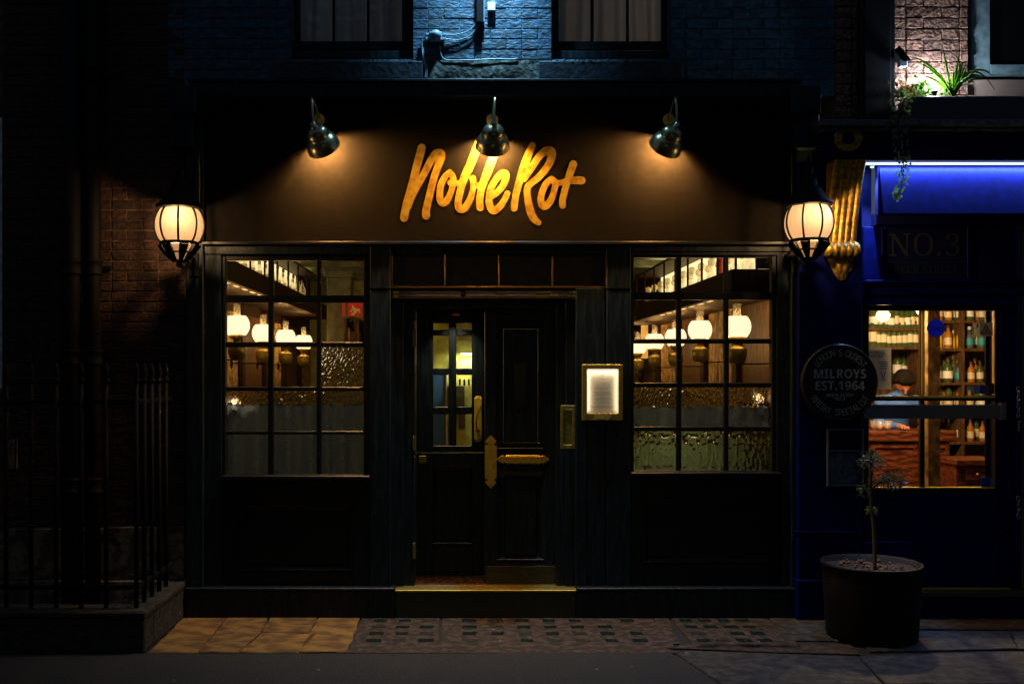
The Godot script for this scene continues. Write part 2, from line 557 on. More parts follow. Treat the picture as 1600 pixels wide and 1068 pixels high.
func materials() -> void:
	var fine := noise("fine", 0.06, FastNoiseLite.TYPE_SIMPLEX_SMOOTH, 4)
	var lumps := noise("lumps", 0.022, FastNoiseLite.TYPE_SIMPLEX_SMOOTH, 6)
	var grit := noise("grit", 0.2, FastNoiseLite.TYPE_SIMPLEX_SMOOTH, 3)
	mat("wall_paint", lin(0.012, 0.085, 0.165), 0.60, 0.0, {"bump": [lumps, 0.35], "tint": mottle(0.6), "scale": Vector3(1.7, 3.4, 1.7)})
	mat("wall_paint_dull", lin(0.014, 0.078, 0.135), 0.62, 0.0, {"bump": [lumps, 0.35], "tint": mottle(0.55), "scale": Vector3(1.4, 2.8, 1.4)})
	mat("wall_mortar", lin(0.012, 0.075, 0.140), 0.5, 0.0, {"bump": [lumps, 0.6], "scale": 3.0})
	mat("sill_paint", lin(0.010, 0.028, 0.045), 0.4, 0.0, {"bump": [lumps, 0.25], "tint": mottle(0.6), "scale": 1.5})
	mat("render_patch", lin(0.062, 0.085, 0.078), 0.85, 0.0, {"bump": [lumps, 0.5], "tint": mottle(0.35), "scale": 2.0})
	mat("navy", lin(0.0100, 0.0210, 0.0330), 0.45, 0.0, {"specular": 0.36, "bump": [fine, 0.12], "tint": mottle(0.6), "rough_map": mottle(0.75), "scale": Vector3(4.0, 0.5, 4.0)})
	mat("black_frame", lin(0.0055, 0.0068, 0.0100), 0.36, 0.0, {"specular": 0.36, "bump": [fine, 0.05], "scale": 2.0})
	mat("fascia", lin(0.0084, 0.0068, 0.0056), 0.6, 0.0, {"specular": 0.07, "bump": [noise("canvas", 0.16, FastNoiseLite.TYPE_SIMPLEX_SMOOTH, 2), 0.22], "tint": mottle(0.9), "scale": Vector3(2.2, 3.2, 2.2)})
	mat("gilt", lin(0.40, 0.290, 0.028), 0.45, 0.25, {"bump": [lumps, 0.12], "tint": noise("leaf", 0.016, FastNoiseLite.TYPE_SIMPLEX_SMOOTH, 5, 512, [PackedFloat32Array([0.2, 0.5, 0.8]), [Color(0.8, 0.66, 0.55), Color(0.97, 0.9, 0.8), Color(1, 1, 1)]]), "scale": 1.6})
	mat("brass", lin(0.60, 0.42, 0.075), 0.38, 0.7, {"bump": [fine, 0.03], "tint": mottle(0.88), "scale": 4.0})
	mat("aged_brass", lin(0.36, 0.28, 0.065), 0.45, 0.7, {"bump": [fine, 0.04], "tint": mottle(0.85), "scale": 4.0})
	mat("bright_brass", lin(0.86, 0.60, 0.05), 0.34, 0.2, {"bump": [noise("hammer", 0.05, FastNoiseLite.TYPE_CELLULAR, 1), 0.08], "scale": 6.0})
	mat("shade_metal", lin(0.30, 0.31, 0.20), 0.27, 0.9, {"bump": [fine, 0.015], "tint": mottle(0.8), "scale": 5.0})
	mat("chrome", lin(0.55, 0.56, 0.55), 0.22, 1.0)
	mat("rosette_brass", lin(0.78, 0.50, 0.12), 0.5, 0.1)
	mat("shade_white", lin(0.78, 0.74, 0.64), 0.5)
	mat("iron", lin(0.004, 0.004, 0.0045), 0.65, 0.0, {"specular": 0.25, "bump": [fine, 0.06], "scale": 5.0})
	mat("cable", lin(0.11, 0.22, 0.30), 0.4)
	mat("plastic_white", lin(0.62, 0.62, 0.66), 0.5)
	mat("glass", lin(0.2, 0.22, 0.2), 0.03, 0.0, {"pane": 0.012})
	mat("old_glass", lin(0.2, 0.22, 0.2), 0.05, 0.0, {"pane": 0.012, "bump": [noise("wave", 0.012, FastNoiseLite.TYPE_SIMPLEX_SMOOTH, 2), 0.35], "scale": 1.2})
	mat("rippled_glass", lin(0.87, 0.93, 0.80), 0.03, 0.0, {"refract": 0.05})
	mat("reeded_glass", lin(0.86, 0.90, 0.90), 0.05, 0.0, {"refract": 0.05})
	mat("curtain_left", lin(0.16, 0.20, 0.28), 0.9, 0.0, {"back": lin(0.20, 0.29, 0.50), "bump": [grit, 0.05], "scale": 3.0})
	mat("drape", lin(0.55, 0.53, 0.52), 0.9, 0.0, {"back": lin(0.5, 0.45, 0.40)})
	mat("transom_wood", lin(0.030, 0.018, 0.014), 0.35, 0.0, {"bump": [fine, 0.05], "tint": mottle(0.7), "scale": 2.0})
	mat("copper", lin(0.50, 0.26, 0.11), 0.35, 1.0)
	mat("sparkle", lin(0.42, 0.41, 0.42), 0.28, 0.8, {"bump": [grit, 0.9], "scale": 6.0})
	mat("lacquered_brass", lin(0.66, 0.47, 0.06), 0.45, 0.0, {"bump": [fine, 0.05], "scale": 4.0})
	mat("tread", lin(0.034, 0.031, 0.009), 0.6, 0.0, {"bump": [fine, 0.06], "tint": mottle(0.85), "scale": 2.5})
	mat("wood_floor", lin(0.10, 0.045, 0.02), 0.4, 0.0, {"tint": mottle(0.5), "scale": Vector3(6, 1, 1)})
	# neighbours
	for k in 3:
		mat("stock_brick_%d" % k, [lin(0.060, 0.020, 0.009), lin(0.040, 0.016, 0.008), lin(0.074, 0.026, 0.012)][k], 0.85, 0.0, {"bump": [lumps, 0.5], "tint": mottle(0.5), "scale": 2.7 + k})
		mat("pink_stone_%d" % k, [lin(0.27, 0.140, 0.105), lin(0.22, 0.120, 0.095), lin(0.30, 0.165, 0.12)][k], 0.8, 0.0, {"bump": [lumps, 1.2], "tint": mottle(0.55), "scale": 2.3 + k * 0.7})
	mat("old_mortar", lin(0.12, 0.066, 0.036), 0.9, 0.0, {"bump": [grit, 0.2], "tint": mottle(0.5), "scale": 2.0})
	mat("stone_mortar", lin(0.27, 0.20, 0.17), 0.9, 0.0, {"bump": [grit, 0.2], "scale": 2.0})
	mat("stucco", lin(0.13, 0.118, 0.10), 0.85, 0.0, {"bump": [lumps, 0.15], "tint": noise("stains", 0.009, FastNoiseLite.TYPE_SIMPLEX_SMOOTH, 6, 512, [PackedFloat32Array([0.3, 0.5, 0.62]), [Color(0.55, 0.53, 0.49), Color(0.80, 0.77, 0.71), Color(1, 0.97, 0.9)]]), "scale": 1.5})
	mat("moss_stone", lin(0.022, 0.020, 0.013), 0.9, 0.0, {"bump": [lumps, 0.5], "tint": mottle(0.4), "scale": 2.0})
	mat("white_paint", lin(0.70, 0.72, 0.72), 0.5, 0.0, {"bump": [fine, 0.05], "tint": mottle(0.8), "scale": 1.5})
	mat("royal_blue", lin(0.0015, 0.004, 0.080), 0.45, 0.0, {"specular": 0.2, "bump": [fine, 0.05], "tint": mottle(0.8), "scale": 1.4})
	mat("deep_blue", lin(0.004, 0.006, 0.040), 0.45, 0.0, {"specular": 0.2, "bump": [fine, 0.05], "scale": 1.4})
	mat("blue_lit_white", lin(0.20, 0.32, 0.38), 0.5, 0.0, {"bump": [fine, 0.05], "tint": mottle(0.8), "scale": 1.5})  # white frame paint with the teal light on it put into the colour
	mat("gold_paint", lin(0.62, 0.38, 0.06), 0.38, 0.6, {"bump": [fine, 0.12], "tint": mottle(0.55), "scale": 4.0})
	mat("sign_black", lin(0.008, 0.008, 0.009), 0.4, 0.0, {"bump": [fine, 0.06], "tint": mottle(0.7), "scale": 3.0})
	mat("sign_white", lin(0.52, 0.54, 0.62), 0.6, 0.0, {"tint": mottle(0.55, 1.0, "worn", 0.05), "scale": 3.0})
	mat("dark_letter", lin(0.022, 0.024, 0.028), 0.5)
	mat("grey_bar", lin(0.085, 0.10, 0.11), 0.45, 0.0, {"bump": [fine, 0.05], "scale": 2.0})
	# ground
	mat("york_stone", lin(0.20, 0.108, 0.018), 0.8, 0.0, {"bump": [lumps, 0.2], "tint": noise("york", 0.007, FastNoiseLite.TYPE_SIMPLEX_SMOOTH, 6, 512, [PackedFloat32Array([0.25, 0.5, 0.75]), [Color(0.66, 0.60, 0.52), Color(0.86, 0.83, 0.79), Color(1, 1, 1)]]), "scale": Vector3(1.1, 1.1, 2.0)})
	mat("york_stone_dark", lin(0.17, 0.092, 0.016), 0.8, 0.0, {"bump": [lumps, 0.2], "tint": noise("york2", 0.007, FastNoiseLite.TYPE_SIMPLEX_SMOOTH, 6, 512, [PackedFloat32Array([0.25, 0.5, 0.75]), [Color(0.66, 0.60, 0.52), Color(0.86, 0.83, 0.79), Color(1, 1, 1)]]), "scale": Vector3(1.3, 1.1, 2.0)})
	mat("asphalt", lin(0.036, 0.036, 0.037), 0.75, 0.0, {"bump": [grit, 1.0], "tint": mottle(0.25, 1.0, "speckle", 0.09), "scale": 1.6})
	mat("concrete", lin(0.066, 0.040, 0.025), 0.8, 0.0, {"bump": [grit, 0.5], "tint": mottle(0.35), "scale": 1.8})
	mat("flag", lin(0.040, 0.036, 0.031), 0.8, 0.0, {"bump": [lumps, 0.4], "tint": mottle(0.45), "scale": 1.3})
	mat("lens_glass", lin(0.022, 0.042, 0.038), 0.16, 0.0, {"bump": [fine, 0.1], "tint": mottle(0.4), "scale": 5.0})
	mat("lens_dull", lin(0.034, 0.036, 0.030), 0.4, 0.0, {"bump": [fine, 0.2], "tint": mottle(0.4), "scale": 5.0})
	mat("gum", lin(0.13, 0.125, 0.115), 0.8)
	# rooms
	mat("dark_wood", lin(0.040, 0.019, 0.007), 0.6, 0.0, {"specular": 0.14, "bump": [fine, 0.05], "tint": mottle(0.6), "scale": Vector3(5, 0.8, 5)})
	mat("panelling", lin(0.13, 0.066, 0.026), 0.5, 0.0, {"specular": 0.16, "bump": [fine, 0.05], "tint": mottle(0.65), "scale": Vector3(5, 0.8, 5)})
	mat("cream", lin(0.58, 0.53, 0.20), 0.8, 0.0, {"bump": [lumps, 0.2], "tint": mottle(0.85), "scale": 0.8})
	mat("olive", lin(0.30, 0.28, 0.10), 0.8, 0.0, {"bump": [lumps, 0.2], "tint": mottle(0.8), "scale": 0.8})
	mat("beam", lin(0.07, 0.065, 0.03), 0.7, 0.0, {"tint": mottle(0.7), "scale": 1.0})
	mat("mahogany", lin(0.16, 0.042, 0.014), 0.3, 0.0, {"bump": [fine, 0.04], "tint": mottle(0.5), "scale": Vector3(1, 4, 4)})
	mat("tan_wall", lin(0.42, 0.26, 0.10), 0.8, 0.0, {"specular": 0.16, "bump": [lumps, 0.3], "tint": mottle(0.6), "scale": 1.2})
	mat("clear_glass", lin(0.95, 0.96, 0.93), 0.02, 0.0, {"pane": 0.06})
	mat("paper", lin(0.80, 0.76, 0.68), 0.7)

# ------------------------------------------------------------------ ground
func slab(parent: Node, called: String, pts: Array, top: float, thick: float, m: Material, ragged := 0.0) -> void:
	# a flag of any outline: pts run round it as Vector2(x, z)
	var edge := []
	for k in pts.size():
		var a: Vector2 = pts[k]
		var b: Vector2 = pts[(k + 1) % pts.size()]
		var n := maxi(1, roundi(a.distance_to(b) / 0.09)) if ragged > 0.0 else 1
		for s in n:
			edge.append(a.lerp(b, float(s) / n) + Vector2(rng.randf_range(-ragged, ragged), rng.randf_range(-ragged, ragged)))
	var st := begin()
	var c := Vector2.ZERO
	for p in edge:
		c += p / edge.size()
	var inner := []
	for p in edge:
		inner.append(p.lerp(c, minf(0.5, 0.006 / maxf(0.02, p.distance_to(c)))))
	var mid := Vector3(c.x, top - thick, c.y)
	for k in edge.size():
		var l := (k + 1) % edge.size()
		var e0 := Vector3(edge[k].x, top - 0.005, edge[k].y)
		var e1 := Vector3(edge[l].x, top - 0.005, edge[l].y)
		var i0 := Vector3(inner[k].x, top, inner[k].y)
		var i1 := Vector3(inner[l].x, top, inner[l].y)
		quad_out(st, e0, e1, e1 - Vector3(0, thick, 0), e0 - Vector3(0, thick, 0), mid)
		quad_out(st, i0, i1, e1, e0, mid)
		tri_out(st, i0, i1, Vector3(c.x, top, c.y), mid)
	obj(called, st, m, parent)

func gx(px: float, py: float) -> Vector2:
	# a point of the pavement under that pixel
	var s := (py - VY) / SCALE / EYE.z
	var d := EYE.y / s
	return Vector2((px - VX) / SCALE / EYE.z * d, EYE.z - d)

func pavement() -> void:
	var st := begin()
	box(st, -14.0, 14.0, -0.30, -0.012, -0.4, 2.3)
	var ground := ground_piece("pavement", st, mats.asphalt)
	# the asphalt footway lies beyond the private forecourt
	slab(ground, "asphalt_surface", [Vector2(-14, 0.985), Vector2(0.2, 0.985), gx(1040, 1012), gx(1120, 1068), gx(1160, 1120), Vector2(2.2, 2.29), Vector2(-14, 2.29)], -0.002, 0.02, mats.asphalt)
	st = begin()
	box(st, -14.0, 14.0, -0.30, -0.004, 2.305, 2.45)
	var kerb := ground_piece("kerb", st, mats.flag)
	st = begin()
	box(st, -40.0, 40.0, -0.4, -0.13, 2.46, 8.2)
	ground_piece("road", st, mats.asphalt)
	st = begin()
	box(st, -40.0, 40.0, -0.4, -0.01, 8.21, 11.2)
	ground_piece("footway", st, mats.flag)
	# yellow flags at the foot of the low wall
	var y := [[[232, 1019], [288, 963], [355, 963], [308, 1019]], [[310, 1019], [357, 963], [420, 963], [407, 988], [372, 1019]],
		[[374, 1019], [409, 988], [496, 990], [465, 1019]], [[409, 987], [422, 963], [497, 963], [482, 989]], [[467, 1018], [483, 991], [499, 963], [563, 963], [550, 1000], [541, 1017]]]
	for k in y.size():
		var pts := []
		for p in y[k]:
			pts.append(gx(p[0], p[1]))
		slab(ground, "yellow_flag", pts, 0.003 + 0.002 * (k % 2), 0.03, mats.york_stone if k % 2 == 0 else mats.york_stone_dark, 0.007)
	# pavement-light panels: cast frames with rows of glass blocks
	var panels := [[566, 700, 5], [703, 905, 6], [908, 1012, 3]]
	var z0 := 0.03
	var z1 := 0.86
	var lens := begin()
	cbx(lens, -0.055, 0.055, -0.02, 0.004, -0.075, 0.075, 0.006)
	lens.generate_normals()
	var lens_mesh := lens.commit()
	var place := func(p0: float, p1: float, cols: Array) -> void:
		var a := X(p0)
		var b := X(p1)
		slab(ground, "light_panel_frame", [Vector2(a, z0), Vector2(b, z0), Vector2(b, z1), Vector2(a, z1)], 0.0, 0.03, mats.concrete, 0.002)
		for c in cols:
			for r in 4:
				if rng.randf() < 0.07:
					continue
				inst("glass_block", lens_mesh, mats.lens_glass if rng.randf() < 0.7 else mats.lens_dull, ground, Transform3D(Basis(Vector3.UP, rng.randf_range(-0.04, 0.04)).scaled(Vector3(rng.randf_range(0.82, 1.04), 1, 0.45 + 0.14 * rng.randf())), Vector3(c * 0.965 + rng.randf_range(-0.004, 0.004), rng.randf_range(-0.003, 0.001), 0.14 + r * 0.18)))
	place.call(566, 688, [X(592), X(630), X(668)])
	place.call(691, 1018, [X(733), X(775), X(817), X(859), X(901), X(943), X(985)])
	place.call(1046, 1196, [X(1078), X(1108), X(1138), X(1168)])
	slab(ground, "flag", [Vector2(X(1021), z0), Vector2(X(1043), z0), gx(1062, 1005), gx(1030, 1005)], 0.001, 0.03, mats.concrete, 0.002)
	slab(ground, "flag", [gx(567, 1006), gx(1030, 1006), Vector2(X(1018), 0.975), Vector2(X(548), 0.975)], -0.001, 0.03, mats.concrete, 0.003)
	slab(ground, "flag", [Vector2(X(1199), 0.03), Vector2(X(1290), 0.03), gx(1330, 1000), gx(1225, 1000)], 0.002, 0.03, mats.flag, 0.004)
	slab(ground, "flag", [gx(1064, 1006), gx(1331, 1006), gx(1345, 1022), gx(1046, 1012)], 0.0, 0.03, mats.concrete, 0.004)
	slab(ground, "flag", [Vector2(X(1294), 0.03), Vector2(X(1800), 0.03), gx(1800, 982), gx(1315, 982)], 0.001, 0.03, mats.concrete, 0.004)
	slab(ground, "flag", [gx(1337, 985), gx(1578, 987), gx(1590, 1013), gx(1360, 1018)], 0.004, 0.03, mats.flag, 0.005)
	slab(ground, "flag", [gx(1581, 987), gx(1800, 987), gx(1860, 1014), gx(1593, 1014)], 0.002, 0.03, mats.flag, 0.005)
	slab(ground, "flag", [gx(1050, 1015), gx(1340, 1025), gx(1380, 1068), gx(1130, 1068)], 0.0, 0.03, mats.flag, 0.004)
	slab(ground, "flag", [gx(1344, 1025), gx(1600, 1018), gx(1700, 1068), gx(1384, 1068)], 0.002, 0.03, mats.flag, 0.004)
	slab(ground, "flag", [gx(1133, 1071), gx(1382, 1071), gx(1440, 1125), gx(1165, 1125)], 0.001, 0.03, mats.flag, 0.004)
	slab(ground, "flag", [gx(1386, 1071), gx(1702, 1071), gx(1800, 1125), gx(1444, 1125)], 0.0, 0.03, mats.flag, 0.004)

	# trodden gum and crumbs of dirt
	st = begin(true)
	for k in 46:
		var p := Vector3(rng.randf_range(-2.4, 4.2), 0.0, rng.randf_range(0.3, 1.75))
		var r := rng.randf_range(0.004, 0.013)
		lathe(st, [Vector2(r, 0.0), Vector2(r * 0.8, 0.0045), Vector2(0, 0.006)], 8, Transform3D(Basis().scaled(Vector3(1.0, 1.0, rng.randf_range(0.6, 1.0))), p))
	var dirt := obj("gum_spots", st, mats.gum, ground)
	dirt.set_meta("kind", "stuff")

# the lit shop across the street, behind the camera: its window is what the brass and the glass mirror
func street_opposite() -> void:
	var b := thing("shop_building", "dark brick shop across the street with one lit window", "building", Vector3(0, 0, 11.2))
	var st := begin()
	box(st, -14.0, -1.7, -0.1, 9.0, 0.0, 0.5)
	box(st, 2.9, 14.0, -0.1, 9.0, 0.0, 0.5)
	box(st, -1.7, 2.9, -0.1, 0.55, 0.0, 0.5)
	box(st, -1.7, 2.9, 2.75, 9.0, 0.0, 0.5)
	obj("wall", st, mats.stock_brick_0, b)
	# the lit room behind that window
	var wallm := mat("lime_wall", lin(0.50, 0.52, 0.09), 0.8, 0.0, {"bump": [noises.lumps, 0.2], "tint": mottle(0.8), "scale": 0.7})
	st = begin()
	box(st, -1.9, 3.1, -0.1, 3.0, 2.6, 2.75)
	box(st, -1.9, -1.72, -0.1, 3.0, 0.5, 2.6)
	box(st, 2.92, 3.1, -0.1, 3.0, 0.5, 2.6)
	box(st, -1.9, 3.1, 2.9, 3.0, 0.5, 2.6)
	obj("room_wall", st, wallm, b)
	st = begin()
	box(st, -1.72, 2.92, -0.1, 0.0, 0.5, 2.6)
	obj("room_floor", st, mats.wood_floor, b)
	st = begin()
	cbx(st, -1.0, -0.42, 0.0, 1.9, 2.4, 2.58)
	obj("blue_door", st, mat("blue_door", lin(0.03, 0.10, 0.26), 0.5), b)
	st = begin()
	for k in 3:
		cbx(st, -0.3, 1.6, 0.75 + 0.5 * k, 0.78 + 0.5 * k, 2.3, 2.58)
	for k in 3:
		cbx(st, -0.34 + 0.95 * k, -0.3 + 0.95 * k, 0.0, 2.1, 2.28, 2.58)
	obj("shelving", st, mats.iron, b)
	st = begin()
	cbx(st, 0.2, 1.5, 2.30, 2.34, 1.9, 1.95)
	obj("tube_lamp", st, mat("tube_lamp", lin(0.9, 0.9, 0.8), 0.5, 0.0, {"glow": [lin(1.0, 0.95, 0.75), 4.0]}), b)
	area_light(b, Vector3(0.85, 2.28, 1.92), Vector3(0, -1, 0), Vector2(1.3, 0.05), lin(1.0, 0.90, 0.60), 3.0)
	area_light(b, Vector3(0.6, 2.88, 1.2), Vector3(0, -1, 0), Vector2(3.0, 0.6), lin(1.0, 0.88, 0.56), 6.0)
	st = begin()
	cbx(st, -0.9, 2.1, 2.885, 2.898, 0.9, 1.5)
	obj("ceiling_lamp", st, mat("ceiling_lamp", lin(0.9, 0.9, 0.8), 0.5, 0.0, {"glow": [lin(1.0, 0.92, 0.70), 1.0]}), b)
	st = begin()
	for k in 4:
		cbx(st, -1.7 + k * 1.51, -1.63 + k * 1.51, 0.55, 2.75, 0.02, 0.12)
	obj("window_frame", st, mats.iron, b)

# ------------------------------------------------------------------ the restaurant building
var pub: Node3D

func restaurant_shell() -> void:
	pub = thing("restaurant_building", "dark navy restaurant front with gilt brush lettering, two paned windows and a recessed door", "building")
	# upper wall behind the painted bricks, with two sash openings
	var st := begin()
	var l := X(262); var r := X(1305)
	var y0 := Y(150); var y1 := Y(-260)
	var wy := Y(92)
	box(st, l, X(455), y0, y1, -0.35, -0.0045)
	box(st, X(645), X(862), y0, y1, -0.35, -0.0045)
	box(st, X(1048), r, y0, y1, -0.35, -0.0045)
	box(st, X(455), X(645), y0, wy, -0.35, -0.0045)
	box(st, X(862), X(1048), y0, wy, -0.35, -0.0045)
	var wall := obj("upper_wall", st, mats.wall_mortar, pub)
	for e in [[l, X(455)], [X(645), X(862)], [X(1048), r]]:
		lay_bricks(wall, e[0], e[1], Y(125), Y(-90), 0.0, [mats.wall_paint, mats.wall_paint_dull, mats.wall_paint], 0.0014, func(a: float, b: float, y: float) -> int:
			return 0 if y < Y(96) and a > X(655) and b < X(850) else 1, Vector2(0.235, 0.077), 0.005, "brick", 0.0012)
	# a smear of bare render under the cable
	st = begin(true)
	var n := 26
	for ix in n:
		for iy in 5:
			var p := []
			for q in [[0, 0], [1, 0], [1, 1], [0, 1]]:
				var u := float(ix + q[0]) / n
				var v := float(iy + q[1]) / 5
				var edge := minf(minf(u, 1 - u) * 6.0, minf(v, 1 - v) * 3.0)
				p.append(Vector3(lerpf(X(664), X(841), u), lerpf(Y(124), Y(94), v), 0.001 + 0.007 * minf(1.0, edge) + 0.004 * sin(u * 23.0 + v * 5.0) * sin(v * 9.0 + u * 11.0)))
			tri(st, p[0], p[2], p[1])
			tri(st, p[0], p[3], p[2])
	obj("render_patch", st, mats.render_patch, pub)
	# room shell behind the front
	st = begin()
	box(st, -2.75, 3.0, -0.1, 0.2, -9.2, -0.02)
	obj("room_floor", st, mats.wood_floor, pub)
	st = begin()
	box(st, -2.75, 3.0, 3.42, 3.55, -9.2, -0.2)
	var ceiling := obj("room_ceiling", st, mats.cream, pub)
	for k in 8:
		st = begin()
		cbx(st, -2.55, 2.8, 3.29, 3.42, -8.5 + k * 1.0, -8.36 + k * 1.0, 0.008)
		obj("beam", st, mats.beam, ceiling)
	st = begin()
	box(st, -2.75, -2.55, 0.2, 3.42, -9.2, -0.2)
	var lw := obj("room_wall", st, mats.dark_wood, pub)
	st = begin()
	box(st, 2.8, 3.0, 0.2, 3.42, -9.2, -0.2)
	var rw := obj("room_wall", st, mats.dark_wood, pub)
	st = begin()
	box(st, -2.75, 3.0, 0.2, 3.42, -9.4, -9.2)
	obj("room_wall", st, mats.olive, pub)
	for side in [[-2.55, 1.0, lw], [2.8, -1.0, rw]]:
		for k in 6:
			var z: float = -1.25 - k * 1.35
			st = begin()
			cbx(st, side[0], side[0] + side[1] * 0.05, 1.2, 2.6, z - 0.08, z + 0.08, 0.01)
			obj("wood_pilaster", st, mats.dark_wood, side[2])
			st = begin()
			cbx(st, side[0], side[0] + side[1] * 0.02, 1.35, 2.5, z - 1.15, z - 0.2, 0.006)
			obj("wall_panel", st, mats.tan_wall if k % 2 else mats.panelling, side[2])
		st = begin()
		cbx(st, side[0], side[0] + side[1] * 0.035, 1.12, 1.2, -9.0, -0.3, 0.008)
		obj("dado_rail", st, mats.panelling, side[2])
	# front wall of the room: bands above, below and between the openings
	st = begin()
	box(st, X(290), X(1243), Y(398), Y(150), -0.2, 0.0)
	box(st, X(290), X(345), 0.0, Y(398), -0.2, 0.0)
	box(st, X(575), X(612), 0.0, Y(398), -0.2, -0.02)
	box(st, X(900), X(985), 0.0, Y(398), -0.2, -0.02)
	box(st, X(1215), X(1243), 0.0, Y(398), -0.2, 0.0)
	box(st, X(345), X(575), 0.0, Y(746), -0.2, -0.045)
	box(st, X(985), X(1215), 0.0, Y(741), -0.2, -0.045)
	obj("front_wall", st, mats.navy, pub)

func restaurant_front() -> void:
	var st := begin()
	# cornice: three fascias stepping out
	cbx(st, X(300), X(1246), Y(127, 0.14), Y(124, 0.14) + 0.006, 0.0, 0.145, 0.004)
	cbx(st, X(303), X(1243), Y(150, 0.13), Y(127, 0.14) - 0.002, 0.0, 0.13, 0.006)
	var c := obj("cornice", st, mats.navy, pub)
	st = begin()
	box(st, X(318), X(1236), Y(150, 0.02) - 0.01, Y(147, 0.02), 0.002, 0.06)
	obj("soffit_moulding", st, mats.black_frame, c)
	st = begin()
	box(st, X(318, 0.02), X(1236, 0.02), Y(377, 0.02), Y(146, 0.02), 0.001, 0.02)
	var f := obj("fascia", st, mats.fascia, pub)
	var k := (EYE.z - 0.024) / EYE.z
	for word in SIGN:
		inst("letter", brush_mesh(sign_strokes(word, k), 0.0055), mats.gilt, f, Transform3D(Basis(), Vector3(0, EYE.y, 0.0245)))
	st = begin()
	cbx(st, X(316), X(1238), Y(382, 0.05), Y(376.5, 0.05), 0.001, 0.05, 0.005)
	obj("fascia_moulding", st, mats.black_frame, pub)
	# pilasters at both ends and blocks over them
	for e in [[290, 317], [1237, 1246]]:
		st = begin()
		pbx(st, e[0], e[1], 178, 918, 0.001, 0.045, 0.006)
		obj("pilaster", st, mats.navy, pub)
	for e in [[262, 305], [1237, 1284]]:
		st = begin()
		pbx(st, e[0], e[1], 133, 176, 0.001, 0.19, 0.008)
		pbx(st, e[0] + 3, e[1] - 3, 177, 230, 0.001, 0.12, 0.008)
		obj("pilaster_capital", st, mats.navy, pub)
	st = begin()
	tube(st, [at(309, 232, 0.075), at(309, 376, 0.075)], 0.018, 10)
	tube(st, [at(316, 235, 0.06), at(316, 376, 0.06)], 0.010, 8)
	obj("corner_bead", st, mats.navy, pub)
	# flat pilasters between windows and door
	for e in [[578, 610, 384], [948, 986, 384]]:
		st = begin()
		pbx(st, e[0], e[1], e[2], 451, -0.02, 0.022, 0.005)
		pbx(st, e[0], e[1], 453, 917, -0.02, 0.018, 0.005)
		obj("pilaster", st, mats.navy, pub)
	st = begin()
	for b in [[900, 917], [918, 946]]:
		pbx(st, b[0], b[1], 450, 917, -0.02, 0.010, 0.004)
	pbx(st, 947, 985, 452.5, 454, -0.02, 0.012, 0.002)
	obj("tongued_board", st, mats.navy, pub)
	# head between fascia and windows
	for e in [[318, 576, 397], [987, 1236, 393]]:
		st = begin()
		pbx(st, e[0], e[1], 382.5, e[2], -0.02, 0.012, 0.004)
		obj("window_head", st, mats.navy, pub)
	# transom: four dark panels in copper beading
	st = begin()
	pbx(st, 611, 947, 383, 400, -0.15, -0.005, 0.003)
	var tr := obj("transom", st, mats.navy, pub)
	var cuts := [612, 695, 779, 863, 947]
	for i in 4:
		st = begin()
		pbx(st, cuts[i] + 1.5, cuts[i + 1] - 1.0, 400.5, 446, -0.15, -0.012, 0.002)
		obj("transom_panel", st, mats.transom_wood, tr)
	st = begin()
	for i in 5:
		pbx(st, cuts[i] - 0.5, cuts[i] + 1.0, 392, 446.5, -0.02, 0.0, 0.001)
	pbx(st, 611, 948, 447, 449, -0.02, 0.004, 0.001)
	obj("copper_beading", st, mats.copper, tr)
	# strip of sparkling figured glass over the doors
	st = begin()
	pbx(st, 612, 899, 450, 453.2, -0.15, -0.03, 0.001)
	pbx(st, 612, 899, 457.2, 458.6, -0.15, -0.03, 0.001)
	pbx(st, 612, 899, 463.5, 468, -0.15, -0.03, 0.001)
	var grille := obj("vent_grille", st, mats.black_frame, pub)
	for q in [[453.8, 456.8], [459.2, 463]]:
		for e in [[622, 720], [727, 780], [788, 838], [860, 890]]:
			st = begin()
			pbx(st, e[0], e[1], q[0], q[1], -0.12, -0.026, 0.001)
			obj("grille_slat", st, mats.sparkle, grille)
	st = begin()
	for q in [449.2, 458.0, 465.0]:
		pbx(st, 612, 900, q - 0.6, q + 0.6, -0.06, -0.022, 0.0008)
	obj("copper_beading", st, mats.copper, grille)
	# stall risers: frame, sunk panel, bolection moulding
	for e in [[345, 578, 748, 372, 550, 789, 893], [986, 1222, 743, 1006, 1203, 786, 880]]:
		st = begin()
		pframe(st, [e[0], e[1], e[2], 917], [e[3], e[4], e[5], e[6]], -0.045, 0.0, 0.004)
		var s := obj("stall_riser", st, mats.black_frame, pub)
		st = begin()
		pfield(st, [e[3], e[4], e[5], e[6]], 0.035, -0.02, -0.036)
		obj("panel", st, mats.black_frame, s)
		st = begin()
		pframe(st, [e[3], e[4], e[5], e[6]], [e[3] + 4, e[4] - 4, e[5] + 4, e[6] - 4], -0.03, 0.008, 0.005)
		obj("moulding", st, mats.black_frame, s)
		st = begin()
		cbx(st, X(e[0], 0.05), X(e[1], 0.05), Y(e[2] + 1, 0.05), Y(e[2] - 5, 0.05), -0.06, 0.05, 0.006)
		obj("sill", st, mats.black_frame, s)
	# plinths and the brass-faced step
	for e in [[289, 617], [901, 1244]]:
		st = begin()
		cbx(st, X(e[0], 0.07), X(e[1], 0.07), 0.0, Y(923, 0.07), -0.04, 0.065, 0.004)
		cbx(st, X(e[0], 0.07), X(e[1], 0.07), Y(923, 0.07) + 0.001, Y(918, 0.07), -0.04, 0.075, 0.006)
		obj("plinth", st, mats.navy, pub)
	st = begin()
	cbx(st, X(618, 0.06), X(900, 0.06), 0.0, Y(925, 0.06), -0.1, 0.055, 0.003)
